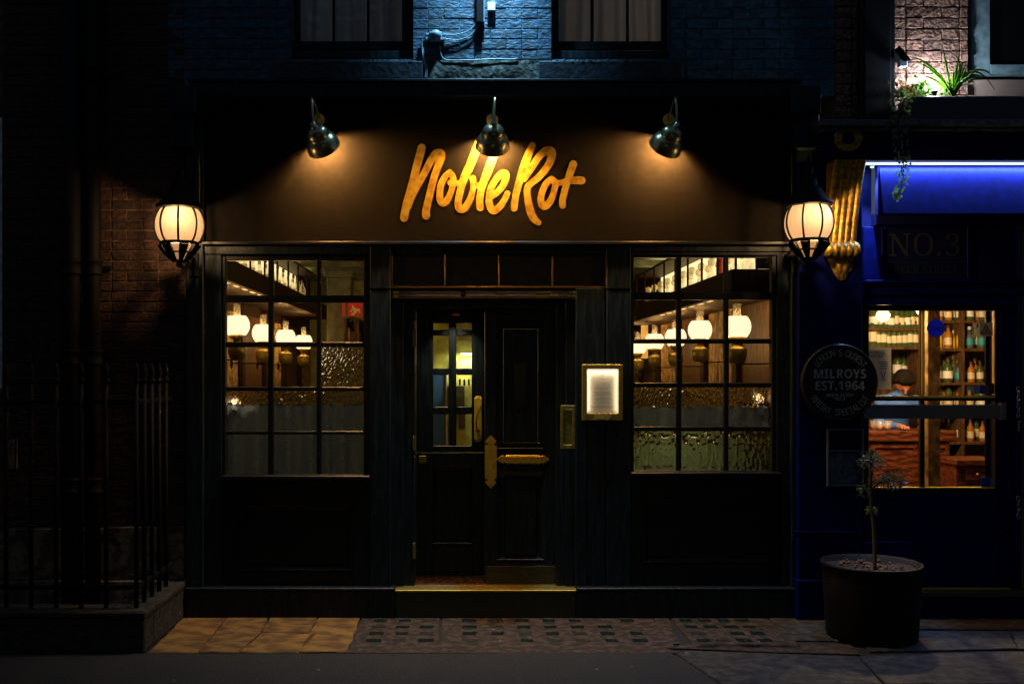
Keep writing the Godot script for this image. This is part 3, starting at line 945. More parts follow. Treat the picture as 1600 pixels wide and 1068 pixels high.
	var step := obj("step", st, mats.tread, pub)
	st = begin()
	cbx(st, X(617, 0.06), X(901, 0.06), Y(925, 0.06) + 0.001, Y(921, 0.06), -0.17, 0.068, 0.004)
	obj("nosing", st, mats.aged_brass, step)

func glazed(called: String, cols: Array, rows: Array, z: float, depth: float, outer: Array, frame_mat: Material, pane_mat: Callable, parent: Node, bar := 0.0) -> MeshInstance3D:
	# frame with glazing bars; every bar and every pane a piece of its own
	var st := begin()
	pframe(st, outer, [cols[0][0], cols[-1][1], rows[0][0], rows[-1][1]], z - depth, z, 0.005)
	var w := obj(called, st, frame_mat, parent)
	for c in cols.size() - 1:
		st = begin()
		pbx(st, cols[c][1], cols[c + 1][0], rows[0][0], rows[-1][1], z - depth * 0.8, z - 0.006, 0.006)
		obj("glazing_bar", st, frame_mat, w)
	for q in rows.size() - 1:
		for c in cols.size():
			st = begin()
			pbx(st, cols[c][0], cols[c][1], rows[q][1], rows[q + 1][0], z - depth * 0.8, z - 0.007, 0.006)
			obj("glazing_bar", st, frame_mat, w)
	for q in rows.size():
		for c in cols.size():
			var m: Material = pane_mat.call(c, q)
			var zp := z - depth * 0.55
			st = begin()
			var x0 := X(cols[c][0] - 1.0, zp); var x1 := X(cols[c][1] + 1.0, zp)
			var y0 := Y(rows[q][1] + 1.0, zp); var y1 := Y(rows[q][0] - 1.0, zp)
			if (m as StandardMaterial3D).refraction_enabled:
				relief_pane(st, x0, x1, y0, y1, zp, m == mats.rippled_glass)
			else:
				tri(st, Vector3(x0, y0, zp), Vector3(x1, y1, zp), Vector3(x1, y0, zp))
				tri(st, Vector3(x0, y0, zp), Vector3(x0, y1, zp), Vector3(x1, y1, zp))
			obj("pane", st, m, w)
	return w

# figured glass: the street side carries the pattern as real relief, the room side is flat
func relief_pane(st: SurfaceTool, x0: float, x1: float, y0: float, y1: float, z: float, pebbles: bool) -> void:
	var n := FastNoiseLite.new()
	n.seed = 5
	n.fractal_octaves = 2
	if pebbles:
		n.noise_type = FastNoiseLite.TYPE_CELLULAR
		n.fractal_type = FastNoiseLite.FRACTAL_NONE
		n.cellular_return_type = FastNoiseLite.RETURN_DISTANCE
		n.cellular_jitter = 0.75
		n.frequency = 1.0
	else:
		n.noise_type = FastNoiseLite.TYPE_SIMPLEX_SMOOTH
		n.frequency = 1.0
	st.set_smooth_group(0)
	var g := 64
	var f := func(u: int, v: int) -> Vector3:
		var x := lerpf(x0, x1, float(u) / g)
		var y := lerpf(y0, y1, float(v) / g)
		var h := 0.0
		if pebbles:
			h = 0.0095 * (1.0 - pow(n.get_noise_2d(x * 32.0, y * 19.0) + 1.0, 2.0))
		else:
			h = 0.0028 * n.get_noise_2d(x * 95.0, y * 24.0) + 0.0022 * n.get_noise_2d(x * 40.0 + 9.0, y * 30.0)
		return Vector3(x, y, z + h)
	for u in g:
		for v in g:
			var a: Vector3 = f.call(u, v); var b: Vector3 = f.call(u + 1, v); var c: Vector3 = f.call(u + 1, v + 1); var d: Vector3 = f.call(u, v + 1)
			tri(st, a, c, b)
			tri(st, a, d, c)
	st.set_smooth_group(-1)
	var zb := z - 0.006
	tri(st, Vector3(x0, y0, zb), Vector3(x1, y0, zb), Vector3(x1, y1, zb))
	tri(st, Vector3(x0, y0, zb), Vector3(x1, y1, zb), Vector3(x0, y1, zb))

func restaurant_windows() -> void:
	var figured := func(c: int, q: int) -> Material:
		return mats.reeded_glass if q >= 3 or (q == 2 and c == 2) else mats.old_glass
	glazed("window", [[352, 418.5], [427, 494.5], [501.5, 568]], [[406.5, 461], [472.5, 534], [542, 604], [610.5, 673], [678.5, 741]], -0.02, 0.06, [343, 577, 397.5, 747.5], mats.black_frame, figured, pub)
	var pebbled := func(_c: int, q: int) -> Material:
		return mats.rippled_glass if q == 4 else (mats.reeded_glass if q == 3 else mats.old_glass)
	glazed("window", [[990.5, 1057.5], [1065, 1131.5], [1139, 1206]], [[402, 456], [468, 529], [536.5, 597.5], [605, 666], [673.5, 735]], -0.02, 0.06, [986.5, 1221, 393.5, 742.5], mats.black_frame, pebbled, pub)
	# sash windows upstairs with drapes, on heavy sills
	for e in [[456, 644, [[468, 519], [523, 573], [577, 628]], 425, 660], [863, 1047, [[873, 923], [928, 979], [983, 1034]], 843, 1069]]:
		var w := glazed("sash_window", e[2], [[-250, -120], [-112, 64]], -0.14, 0.05, [e[0], e[1], -300, 78], mats.black_frame, func(_c: int, _q: int) -> Material: return mats.old_glass, pub)
		var st := begin()
		pbx(st, e[0] + 1, e[1] - 1, 79, 91, -0.2, -0.06, 0.005)
		obj("sub_sill", st, mats.navy, w)
		st = begin()
		cbx(st, X(e[3], 0.1), X(e[4], 0.1), Y(122, 0.1), Y(94, 0.1), -0.06, 0.085, 0.007)
		obj("window_sill", st, mats.sill_paint, pub)
		# flakes of bare paint along the arris
		st = begin()
		for k in 7:
			var px: float = lerpf(e[3] + 20, e[4] - 15, rng.randf())
			cbx(st, X(px, 0.1), X(px + rng.randf_range(2, 6), 0.1), Y(95.5 + rng.randf() * 1.5, 0.1), Y(93.4, 0.1), 0.07, 0.0875, 0.001)
		obj("bare_patch", st, mats.stucco, pub)
	var n := 0
	for e in [[466, 630], [871, 1036]]:
		var x0 := X(e[0], -0.32); var x1 := X(e[1], -0.32)
		var st := begin(true)
		var cols := 90
		var fold := func(u: float, y: float) -> float: return 0.040 * sin(u * 38.0 + n + 0.7 * sin(y * 3.0 + u * 7.0)) + 0.022 * sin(u * 17.0 + 1.3 * n)
		for k in cols:
			for q in 6:
				var u0 := float(k) / cols; var u1 := float(k + 1) / cols
				var ya := lerpf(Y(80, -0.3), Y(-240, -0.3), q / 6.0); var yb := lerpf(Y(80, -0.3), Y(-240, -0.3), (q + 1) / 6.0)
				var a := Vector3(lerpf(x0, x1, u0), ya, -0.30 + fold.call(u0, ya)); var b := Vector3(lerpf(x0, x1, u1), ya, -0.30 + fold.call(u1, ya))
				var c := Vector3(lerpf(x0, x1, u1), yb, -0.30 + fold.call(u1, yb)); var d := Vector3(lerpf(x0, x1, u0), yb, -0.30 + fold.call(u0, yb))
				tri(st, a, c, b); tri(st, a, d, c)
		tag(obj("curtain", st, mats.drape), ["pale pleated drape behind the upstairs sash beside the round junction box", "brown pleated drape with gold gleams behind the upstairs sash next to the white box"][n], "curtain", "upstairs curtains")
		n += 1
	# back of the upstairs room
	var bs := begin()
	box(bs, X(262), X(1305), Y(92), Y(-260), -1.9, -1.8)
	obj("upstairs_partition", bs, mats.panelling, pub)
	bs = begin()
	box(bs, X(262), X(1305), Y(124), Y(96), -1.8, -0.36)
	obj("upstairs_floor", bs, mats.wood_floor, pub)
	var lamp := thing("added_lamp", "added unseen lamp that warms the upstairs drapes", "lamp", Vector3(X(1000, -1.2), Y(96, 0.0), -1.3))  # added to shine through the drapes, no such lamp is seen
	bs = begin(true)
	lathe(bs, [Vector2(0, 0.0), Vector2(0.08, 0.0), Vector2(0.07, 0.02), Vector2(0.02, 0.05), Vector2(0.02, 0.40), Vector2(0, 0.42)], 16)
	obj("stand", bs, mats.aged_brass, lamp)
	bs = begin(true)
	ball(bs, Vector3(0, 0.47, 0), 0.04, 14)
	obj("bulb", bs, mat("added_bulb", lin(0.9, 0.8, 0.6), 0.4, 0.0, {"glow": [lin(1.0, 0.70, 0.36), 3.0]}), lamp)
	bulb_light(lamp, Vector3(0, 0.47, 0), lin(1.0, 0.78, 0.54), 0.085, 0.04)

func spear_plate(st: SurfaceTool, half: float, width: float, thick: float, xf: Transform3D) -> void:
	# a finger plate with a pointed, waisted finial at each end, long axis y
	var outline := [[0.0, half], [0.55, half - 0.024], [0.95, half - 0.045], [0.85, half - 0.055], [0.5, half - 0.060], [0.5, half - 0.068], [0.95, half - 0.074], [1.0, half - 0.085]]
	var pts := []
	for p in outline:
		pts.append(Vector3(p[0] * width / 2, p[1], thick))
	for k in range(outline.size() - 1, -1, -1):
		pts.append(Vector3(outline[k][0] * width / 2, -outline[k][1], thick))
	for k in pts.size() - 1:
		var a: Vector3 = pts[k]; var b: Vector3 = pts[k + 1]
		var am := Vector3(-a.x, a.y, a.z); var bm := Vector3(-b.x, b.y, b.z)
		var mid := xf * Vector3(0, 0, -1)
		quad_out(st, xf * a, xf * b, xf * bm, xf * am, mid)
		for s in [1.0, -1.0]:
			var p := Vector3(a.x * s, a.y, a.z); var q := Vector3(b.x * s, b.y, b.z)
			var out := Vector3(0.004 * s, 0, 0)
			quad_out(st, xf * p, xf * q, xf * (Vector3(q.x, q.y, 0) + out), xf * (Vector3(p.x, p.y, 0) + out), xf * Vector3(0, (a.y + b.y) / 2, 0))

func restaurant_doors() -> void:
	# door case: jambs, head, and the lobby behind the open leaf
	var st := begin()
	pbx(st, 612, 630, 469, 918, -0.2, -0.05, 0.005)
	pbx(st, 630.5, 648, 476, 918, -0.2, -0.08, 0.005)
	pbx(st, 884, 900, 469, 918, -0.2, -0.05, 0.005)
	pbx(st, 869, 883.5, 476, 918, -0.2, -0.08, 0.005)
	pbx(st, 630.5, 883.5, 469, 480, -0.2, -0.08, 0.005)
	obj("door_case", st, mats.navy, pub)
	st = begin()
	var xl := X(648, -0.2); var xr := X(757, -0.2)
	box(st, xl - 0.08, xl, 0.2, 2.5, -0.75, -0.2)
	box(st, xr + 0.01, xr + 0.06, 0.2, 2.5, -0.75, -0.2)
	box(st, xl, xr + 0.01, Y(484, -0.3), 2.5, -0.75, -0.2)
	obj("lobby_wall", st, mats.navy, pub)
	st = begin()
	for k in 6:
		cbx(st, lerpf(xl, xr, k / 6.0), lerpf(xl, xr, (k + 1) / 6.0) - 0.003, 0.2, 0.212, -0.72, -0.1, 0.002)
	obj("lobby_floor", st, mat("lobby_boards", lin(0.13, 0.05, 0.03), 0.35, 0.0, {"tint": mottle(0.5), "scale": Vector3(4, 1, 1)}), pub)
	# inner door: six panes, a high slot, a lower panel, hammered brass pull
	var z := -0.44
	var w := glazed("inner_door", [[677, 701], [713, 737]], [[504.5, 515], [524, 575], [585.5, 635], [647, 696]], z, 0.045, [651, 757, 484, 706], mats.navy, func(_c: int, _q: int) -> Material: return mats.glass, pub)
	st = begin()
	pframe(st, [651, 757, 707, 912], [676, 738, 728, 852], z - 0.045, z, 0.004)
	obj("lower_frame", st, mats.navy, w)
	st = begin()
	pfield(st, [676, 738, 728, 852], 0.03, z - 0.012, z - 0.026)
	pbx(st, 677, 737, 848, 851, z - 0.03, z + 0.004, 0.003)
	obj("lower_panel", st, mats.navy, w)
	st = begin()
	pbx(st, 741, 753, 621, 687, z, z + 0.012, 0.003)
	pbx(st, 742.5, 751.5, 618.5, 621, z, z + 0.010, 0.002)
	pbx(st, 742.5, 751.5, 687.5, 690, z, z + 0.010, 0.002)
	obj("push_plate", st, mats.bright_brass, w)
	st = begin(true)
	var zz := z + 0.012
	tube(st, curve([at(750, 634, zz), at(750, 634, zz + 0.03), at(747, 645, zz + 0.055), at(744, 658, zz + 0.06), at(745, 668, zz + 0.045), at(747.5, 673, zz + 0.02), at(747.5, 673, zz)], 5), 0.006, 8)
	ball(st, at(747, 672, zz + 0.018), 0.019, 14)
	obj("pull_handle", st, mats.aged_brass, w)
	# the closed leaf
	z = -0.13
	st = begin()
	pframe(st, [758, 868.5, 481, 918], [775, 851, 501, 878], z - 0.05, z, 0.004)
	pbx(st, 775.5, 850.5, 703, 737, z - 0.05, z - 0.001, 0.004)
	var d := obj("door", st, mats.navy, pub)
	st = begin()
	# upper panel with a peep slot cut through it
	pframe(st, [775, 851, 501, 703], [786, 841, 513, 692], z - 0.045, z - 0.018, 0.003)
	pframe(st, [787, 840, 514, 691], [803, 822.5, 567, 636], z - 0.04, z - 0.010, 0.003)
	obj("upper_panel", st, mats.navy, d)
	st = begin()
	pbx(st, 803, 822, 568, 636, z - 0.034, z - 0.028, 0.001)
	obj("peep_glass", st, mat("smoked_glass", lin(0.01, 0.01, 0.012), 0.2, 0.0, {"specular": 0.25}), d)
	st = begin()
	pframe(st, [801.5, 824, 565.5, 638], [803.5, 822, 568, 635.5], z - 0.009, z - 0.004, 0.002)
	obj("peep_frame", st, mats.black_frame, d)
	st = begin()
	# the sloping head of the upper panel catches the wall lamp's light
	var a0 := at(775.5, 501.5, z); var a1 := at(850.5, 501.5, z); var b1 := at(840, 513.5, z - 0.017); var b0 := at(787, 513.5, z - 0.017)
	quad_out(st, a0, a1, b1, b0, Vector3(0, 3, -1))
	obj("panel_moulding", st, mats.navy, d)
	st = begin()
	pbx(st, 777, 850, 699.5, 701.5, z - 0.02, z + 0.003, 0.003)
	obj("panel_moulding", st, mats.navy, d)
	st = begin()
	pfield(st, [775, 851, 737, 878], 0.04, z - 0.004, z - 0.03)
	pfield(st, [787, 839, 746, 868], 0.012, z - 0.029, z - 0.016)
	pbx(st, 776, 850, 873.5, 876, z - 0.03, z + 0.002, 0.003)
	obj("lower_panel", st, mats.navy, d)
	st = begin()
	pbx(st, 759.5, 868, 884, 917.5, z, z + 0.004, 0.001)
	obj("kick_plate", st, mats.tread, d)
	st = begin()
	var s := (EYE.z - z) / EYE.z / SCALE
	spear_plate(st, 41.0 * s, 17.0 * s, 0.006, Transform3D(Basis(), at(767, 721.5, z)))
	var pl := obj("finger_plate", st, mats.brass, d)
	st = begin(true)
	for p in [[767, 690], [761.5, 702], [772.5, 702], [761.5, 742], [772.5, 742], [767, 754]]:
		ball(st, at(p[0], p[1], z + 0.006), 0.0035, 8, 0.5)
	obj("screw", st, mats.aged_brass, pl)
	st = begin()
	spear_plate(st, 41.0 * s, 12.5 * s, 0.005, Transform3D(Basis(Vector3.BACK, PI / 2), at(817, 717.5, z)))
	pbx(st, 789, 845.5, 712.5, 723, z + 0.004, z + 0.010, 0.002)
	obj("letter_flap", st, mats.brass, d)
	# hinges and a latch on the jamb of the open leaf
	for q in [[516, 542], [681, 703], [848, 872]]:
		st = begin()
		pbx(st, 644.5, 647.5, q[0], q[1], -0.12, -0.072, 0.002)
		tube(st, [at(648, q[0], -0.075), at(648, q[1], -0.075)], 0.006, 8)
		obj("hinge", st, mats.aged_brass, pub)
	st = begin()
	pbx(st, 654, 666, 712, 723, -0.42, -0.38, 0.003)
	obj("latch", st, mats.aged_brass, pub)
	# brass letter box let into the boards
	st = begin()
	pframe(st, [875.5, 898.5, 633, 700.5], [880, 894, 639.5, 694.5], -0.02, -0.025 + 0.012, 0.002)
	var lb := obj("letter_box", st, mats.aged_brass, pub)
	lb.position.z = 0.012
	st = begin()
	pbx(st, 880, 894, 639.5, 694.5, -0.03, -0.022, 0.001)
	obj("flap", st, mats.aged_brass, lb)

func lobby_lamp() -> void:
	# a recessed lamp in the lobby ceiling lights the floor boards and the pull handle
	var z := -0.32
	var t := thing("lobby_downlight", "small warm downlight in the lobby ceiling behind the open door", "lamp", Vector3(X(712, z), Y(486, z) - 0.03, z))
	var st := begin(true)
	lathe(st, [Vector2(0.03, 0.0), Vector2(0.042, 0.004), Vector2(0.042, 0.03), Vector2(0.0, 0.03)], 20)
	obj("rim", st, mats.brass, t)
	st = begin(true)
	lathe(st, [Vector2(0.0, 0.004), Vector2(0.028, 0.006)], 16)
	obj("lamp_glass", st, mat("downlight_glass", lin(0.9, 0.8, 0.6), 0.4, 0.0, {"glow": [lin(1.0, 0.70, 0.38), 1.5]}), t)
	var l := SpotLight3D.new()
	l.name = "downlight"
	l.light_color = lin(1.0, 0.74, 0.40)
	l.light_energy = 0.55
	l.light_size = 0.025
	l.spot_angle = 58.0
	l.spot_angle_attenuation = 0.9
	l.spot_range = 5.0
	l.shadow_enabled = true
	t.add_child(l)
	l.position = Vector3(0, -0.004, 0)
	l.basis = Basis.looking_at(Vector3(0, -1, 0), Vector3.BACK)

func menu_picture() -> ImageTexture:
	# a printed menu: a heading and centred lines too small to read
	var im := Image.create(240, 340, false, Image.FORMAT_RGB8)
	im.fill(Color(0.93, 0.90, 0.84))
	var r := RandomNumberGenerator.new()
	r.seed = 4
	var ink := Color(0.42, 0.38, 0.33)
	var lines := [[44, 44, 6], [74, 26, 3], [104, 54, 3], [118, 106, 3], [134, 116, 3], [146, 130, 3], [154, 92, 3], [174, 130, 3], [184, 142, 3], [194, 120, 3], [202, 150, 3], [222, 116, 3], [234, 146, 3], [258, 136, 3], [286, 196, 2], [292, 180, 2], [298, 150, 2]]
	for l in lines:
		var x: int = 120 - l[1] / 2
		while x < 120 + l[1] / 2:
			var w := r.randi_range(3, 11)
			im.fill_rect(Rect2i(x, l[0], w, l[2]), ink.lerp(Color(0.93, 0.9, 0.84), r.randf() * 0.45))
			x += w + 3
	return ImageTexture.create_from_image(im)

# ------------------------------------------------------------------ neighbours
func brick_neighbour() -> void:
	var b := thing("brick_house", "sooty brown brick house with a pale stained base behind black railings", "house")
	var st := begin()
	var base := Y(824)
	box(st, -9.0, X(-150), base, Y(-260), -0.3, -0.008)
	box(st, X(-150), X(2), base, Y(612), -0.3, -0.008)
	box(st, X(-150), X(2), Y(178), Y(-260), -0.3, -0.008)
	box(st, X(2), X(289) - 0.002, base, Y(-260), -0.3, -0.008)
	var wall := obj("wall", st, mats.old_mortar, b)
	lay_bricks(wall, X(4), X(288), base, Y(-60), 0.0, [mats.stock_brick_0, mats.stock_brick_1, mats.stock_brick_2], 0.0025, func(a: float, _b: float, y: float) -> int: return 1 if a > X(163) and y < Y(-5) else 2)
	# stained stucco base in panels
	for e in [[-60, 48, 825], [48.6, 165, 825], [165.6, 253, 823], [253.6, 287, 822]]:
		st = begin()
		pbx(st, e[0], e[1], e[2], 906, -0.05, 0.02, 0.008)
		pbx(st, e[0], e[1], 907, 962, -0.05, 0.035, 0.008)
		obj("base_panel", st, mats.stucco, b)
	var w := glazed("sash_window", [[-140, -70], [-64, -4]], [[190, 390], [398, 600]], -0.02, 0.06, [-150, 7, 183, 608], mats.white_paint, func(_c: int, _q: int) -> Material: return mats.glass, b)
	st = begin()
	box(st, X(-160), X(6), Y(612), Y(178), -0.5, -0.45)
	obj("blind", st, mats.black_frame, w)
	# a pale meter box seen past the railings
	var mb := thing("meter_box", "small pale grey meter box on the brick wall below the white window", "box")
	st = begin()
	pbx(st, 9, 20, 688, 734, 0.0, 0.08, 0.006)
	obj("housing", st, mats.stucco, mb)
	st = begin()
	pbx(st, 10.5, 18.5, 692, 728, 0.08, 0.088, 0.004)
	obj("lid", st, mats.stucco, mb)
	# downpipes
	var n := 0
	for e in [[145, 0.055, 0.10], [112, 0.075, 0.11]]:
		var p := thing("downpipe", ["slim black iron downpipe that catches the lantern's glow on the brick wall", "thick black iron soil pipe next to the slim downpipe"][n], "pipe", Vector3(X(e[0], e[2]), 0.0, e[2]))
		st = begin(true)
		tube(st, [Vector3(0, 0.0, 0), Vector3(0, Y(-90, e[2]), 0)], e[1], 16)
		obj("pipe", st, mats.iron, p)
		for py in [120, 420, 560, 760]:
			if n == 1 and py == 120:
				continue
			st = begin(true)
			var y := Y(py, e[2])
			lathe(st, [Vector2(e[1], y - 0.05), Vector2(e[1] + 0.014, y - 0.045), Vector2(e[1] + 0.014, y - 0.03), Vector2(e[1] + 0.008, y - 0.02), Vector2(e[1] + 0.008, y + 0.04), Vector2(e[1] + 0.018, y + 0.05), Vector2(e[1] + 0.018, y + 0.065), Vector2(e[1], y + 0.07)], 16)
			var cl := obj("collar", st, mats.iron, p)
			st = begin()
			cbx(st, -e[1] - 0.05, e[1] + 0.05, y + 0.0, y + 0.03, -e[2] + 0.005, -e[2] + 0.03, 0.003)
			obj("ear", st, mats.iron, cl)
		n += 1
	# low area wall with railings
	var lw := thing("low_wall", "low mossy stone kerb wall carrying the black railings", "wall")
	var zf := 0.975
	var h := 0.27
	st = begin()
	cbx(st, -9.0, X(225, zf), -0.004, h - 0.05, zf - 0.2, zf, 0.008)
	cbx(st, X(225, zf) - 0.17, X(225, zf), -0.004, h - 0.05, 0.04, zf - 0.2, 0.008)
	obj("kerb_course", st, mats.moss_stone, lw)
	st = begin()
	cbx(st, -9.0, X(225, zf) + 0.012, h - 0.05 + 0.001, h, zf - 0.215, zf + 0.012, 0.012)
	cbx(st, X(225, zf) - 0.185, X(225, zf) + 0.012, h - 0.05 + 0.001, h, 0.04, zf - 0.216, 0.012)
	obj("coping", st, mats.moss_stone, lw)
	var rl := thing("railing", "black iron railing with spear heads on the low stone kerb wall", "railing", Vector3(0, h, zf - 0.1))
	var top := Y(598, zf - 0.1) - h
	st = begin(true)
	tube(st, [Vector3(0, 0, 0), Vector3(0, top, 0)], 0.016, 8)
	st.generate_normals()
	var bar := st.commit()
	st = begin(true)
	lathe(st, [Vector2(0.016, 0), Vector2(0.026, 0.008), Vector2(0.026, 0.018), Vector2(0.012, 0.03), Vector2(0.024, 0.06), Vector2(0.020, 0.085), Vector2(0.008, 0.125), Vector2(0, 0.14)], 8)
	st.generate_normals()
	var head := st.commit()
	var x := X(9, zf - 0.1) - 0.166 * 3
	var xr := X(225, zf) - 0.085
	while x < xr - 0.05:
		var o := inst("bar", bar, mats.iron, rl, Transform3D(Basis(), Vector3(x, 0, 0)))
		inst("spear_head", head, mats.iron, o, Transform3D(Basis(), Vector3(0, top, 0)))
		x += 0.166
	for k in 5:
		var o := inst("bar", bar, mats.iron, rl, Transform3D(Basis(), Vector3(xr, 0, -k * 0.166)))
		inst("spear_head", head, mats.iron, o, Transform3D(Basis(), Vector3(0, top, 0)))
	st = begin()
	for y in [0.12, top - 0.14]:
		cbx(st, -9.0, xr + 0.02, y, y + 0.03, -0.008, 0.008, 0.002)
		cbx(st, xr - 0.008, xr + 0.008, y, y + 0.03, -0.82, -0.009, 0.002)
	obj("rail", st, mats.iron, rl)

var shop: Node3D

func whisky_shop() -> void:
	shop = thing("whisky_shop_building", "royal blue shop front with gold scroll bracket and a bar behind glass", "building")
	var r := X(1760)
	var st := begin()
	# upper wall: rock-faced pink stone courses
	box(st, X(1305) + 0.002, X(1512), Y(190), Y(-260), -0.35, -0.04)
	box(st, X(1512), r, Y(190), Y(122), -0.35, -0.04)
	var wall := obj("upper_wall", st, mats.stone_mortar, shop)
	lay_bricks(wall, X(1306), X(1514), Y(182), Y(-30), -0.012, [mats.pink_stone_0, mats.pink_stone_1, mats.pink_stone_2], 0.005, func(a: float, b: float, _y: float) -> int: return 0 if a > X(1348) and b < X(1398) else 1, Vector2(0.27, 0.083), 0.008, "stone")
	glazed("sash_window", [[1548, 1640], [1650, 1740]], [[-250, -90], [-80, 100]], -0.05, 0.07, [1518, 1760, -300, 116], mats.blue_lit_white, func(_c: int, _q: int) -> Material: return mats.glass, shop)
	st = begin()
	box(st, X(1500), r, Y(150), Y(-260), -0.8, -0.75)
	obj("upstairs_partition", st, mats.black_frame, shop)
	st = begin()
	pbx(st, 1345.5, 1399.5, -80, 186, -0.03, 0.06, 0.006)
	pbx(st, 1352, 1393, -80, 186, 0.06, 0.075, 0.006)
	obj("pier", st, mats.black_frame, shop)
	# cornice with lead top
	st = begin()
	cbx(st, X(1283, 0.3), r, Y(196, 0.3), Y(186, 0.3), 0.0, 0.30, 0.006)
	cbx(st, X(1286, 0.26), r, Y(204, 0.26), Y(196, 0.3) - 0.002, 0.0, 0.26, 0.010)
	var cor := obj("cornice", st, mat("lead", lin(0.10, 0.13, 0.17), 0.5, 0.0, {"bump": [noise("lumps", 0.02), 0.2], "tint": mottle(0.6), "scale": 2.0}), shop)
	st = begin()
	cbx(st, X(1287, 0.24), r, Y(250, 0.22), Y(204, 0.26) - 0.002, 0.0, 0.22, 0.005)
	obj("frieze", st, mats.deep_blue, shop)
	# pilaster
	st = begin()
	pbx(st, 1248, 1348, 252, 905, 0.0, 0.10, 0.006)
	pbx(st, 1246, 1350, 830, 833, 0.0, 0.125, 0.006)
	pbx(st, 1246, 1350, 906, 975, 0.0, 0.13, 0.008)
	obj("pilaster", st, mats.royal_blue, shop)
	# gold wreath on the frieze
	st = begin(true)
	var cw := at(1326, 216, 0.23)
	for k in 34:
		var a := TAU * k / 34
		for s in 3:
			var rr := 0.075 + 0.016 * (s - 1)
			var p := cw + Vector3(cos(a + s * 0.06) * rr, sin(a + s * 0.06) * rr * 0.98, 0.0)
			ball(st, p, 0.0135 + 0.003 * sin(k * 2.1 + s), 7, 0.9)
	obj("wreath", st, mats.gold_paint, shop)
	# console bracket: fluted scroll, roll and leaf drop
	st = begin(true)
	var nx := 50
	var ny := 40
	var surf := func(u: float, v: float) -> Vector3:
		var flute := absf(sin(u * PI * 5.0)) ** 0.6 if u > 0.0 and u < 1.0 else 0.0
		var z := 0.13 + 0.13 * pow(1.0 - v, 1.6) + 0.018 * flute * (0.6 + 0.4 * sin(v * PI))
		var px := lerpf(lerpf(1296.5, 1293, v), lerpf(1345.5, 1341, v), u) - 3.0 * sin(v * PI) * (0.5 - u) * 0.0
		return Vector3(X(px, 0.16), Y(lerpf(254, 377, v), 0.16), z)
	for ix in nx:
		for iy in ny:
			var p := []
			for q in [[0, 0], [1, 0], [1, 1], [0, 1]]:
				p.append(surf.call(float(ix + q[0]) / nx, float(iy + q[1]) / ny))
			tri(st, p[0], p[1], p[2]); tri(st, p[0], p[2], p[3])
	var con := obj("console_bracket", st, mats.gold_paint, shop)
	st = begin()
	for e in [[1296.5, 1293], [1345.5, 1341]]:
		for iy in ny:
			var v0 := float(iy) / ny; var v1 := float(iy + 1) / ny
			var u := 0.0 if e[0] < 1320 else 1.0
			var a: Vector3 = surf.call(u, v0); var b: Vector3 = surf.call(u, v1)
			quad_out(st, a, b, Vector3(b.x, b.y, 0.10), Vector3(a.x, a.y, 0.10), Vector3(X(1320, 0.16), (a.y + b.y) / 2, 0.15))
	obj("side_scroll", st, mats.gold_paint, con)
	st = begin(true)
	var prof := []
	var x0 := X(1291, 0.18); var x1 := X(1343, 0.18)
	prof.append(Vector2(0.0, x0))
	for k in 61:
		var u := k / 60.0
		prof.append(Vector2(0.056 + 0.008 * absf(sin(u * PI * 5.0)) - 0.006 * pow(absf(u - 0.5) * 2, 4.0), lerpf(x0, x1, u)))
	prof.append(Vector2(0.0, x1))
	lathe(st, prof, 24, Transform3D(Basis(Vector3(0, 1, 0), Vector3(1, 0, 0), Vector3(0, 0, -1)), Vector3(0, Y(390, 0.16), 0.155)))
	obj("scroll_roll", st, mats.gold_paint, con)
	st = begin(true)
	for ix in 16:
		for iy in 16:
			var p := []
			for q in [[0, 0], [1, 0], [1, 1], [0, 1]]:
				var u := float(ix + q[0]) / 8.0 - 1.0
				var v := float(iy + q[1]) / 16.0
				var hw := 23.0 * sqrt(maxf(0.0, 1.0 - v)) * (1.0 - 0.15 * v)
				p.append(Vector3(X(1317 + u * hw, 0.13), Y(403 + v * 36, 0.13), 0.102 + 0.045 * (1.0 - u * u) * (1.0 - 0.6 * v) + 0.010 * cos(u * 9.0) * sin(v * 8.0 + 1.0)))
			tri(st, p[0], p[1], p[2]); tri(st, p[0], p[2], p[3])
	obj("leaf_drop", st, mats.gold_paint, con)
	# sloping blue board under the strip light
	st = begin()
	var bl := X(1378, 0.14)
	var pts := [Vector3(bl, Y(333, 0.17), 0.05), Vector3(bl, Y(333, 0.17), 0.17), Vector3(bl, Y(259, 0.10), 0.10), Vector3(bl, Y(252, 0.10), 0.05)]
	for k in 4:
		var a: Vector3 = pts[k]; var b: Vector3 = pts[(k + 1) % 4]
		quad_out(st, a, b, Vector3(r, b.y, b.z), Vector3(r, a.y, a.z), Vector3((bl + r) / 2, Y(296, 0.1), 0.1))
	obj("blue_board", st, mats.royal_blue, shop)
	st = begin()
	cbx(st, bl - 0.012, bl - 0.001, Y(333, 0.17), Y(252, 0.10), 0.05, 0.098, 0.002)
	obj("board_end", st, mats.deep_blue, shop)  # darker blue than the board: the shade on its end is in the colour
	st = begin()
	box(st, X(1349), bl - 0.002, Y(352), Y(252), -0.1, -0.04)
	box(st, bl, r, Y(352), Y(334), -0.1, 0.06)
	obj("fascia_back", st, mats.deep_blue, shop)
	# recess with transom sign
	st = begin()
	box(st, X(1349), r, Y(440), Y(352) - 0.001, -0.2, -0.03)
	obj("transom_board", st, mats.deep_blue, shop)
	st = begin()
	pframe(st, [1378, 1516, 353, 439], [1382, 1512, 357, 435], -0.03, -0.005, 0.004)
	pbx(st, 1349, 1377.5, 354, 436, -0.03, -0.008, 0.003)
	obj("transom_panel", st, mats.royal_blue, shop)
	text("letter", "NO.3", 0.235, mats.dark_letter, shop, at(1445, 383, -0.026), true)
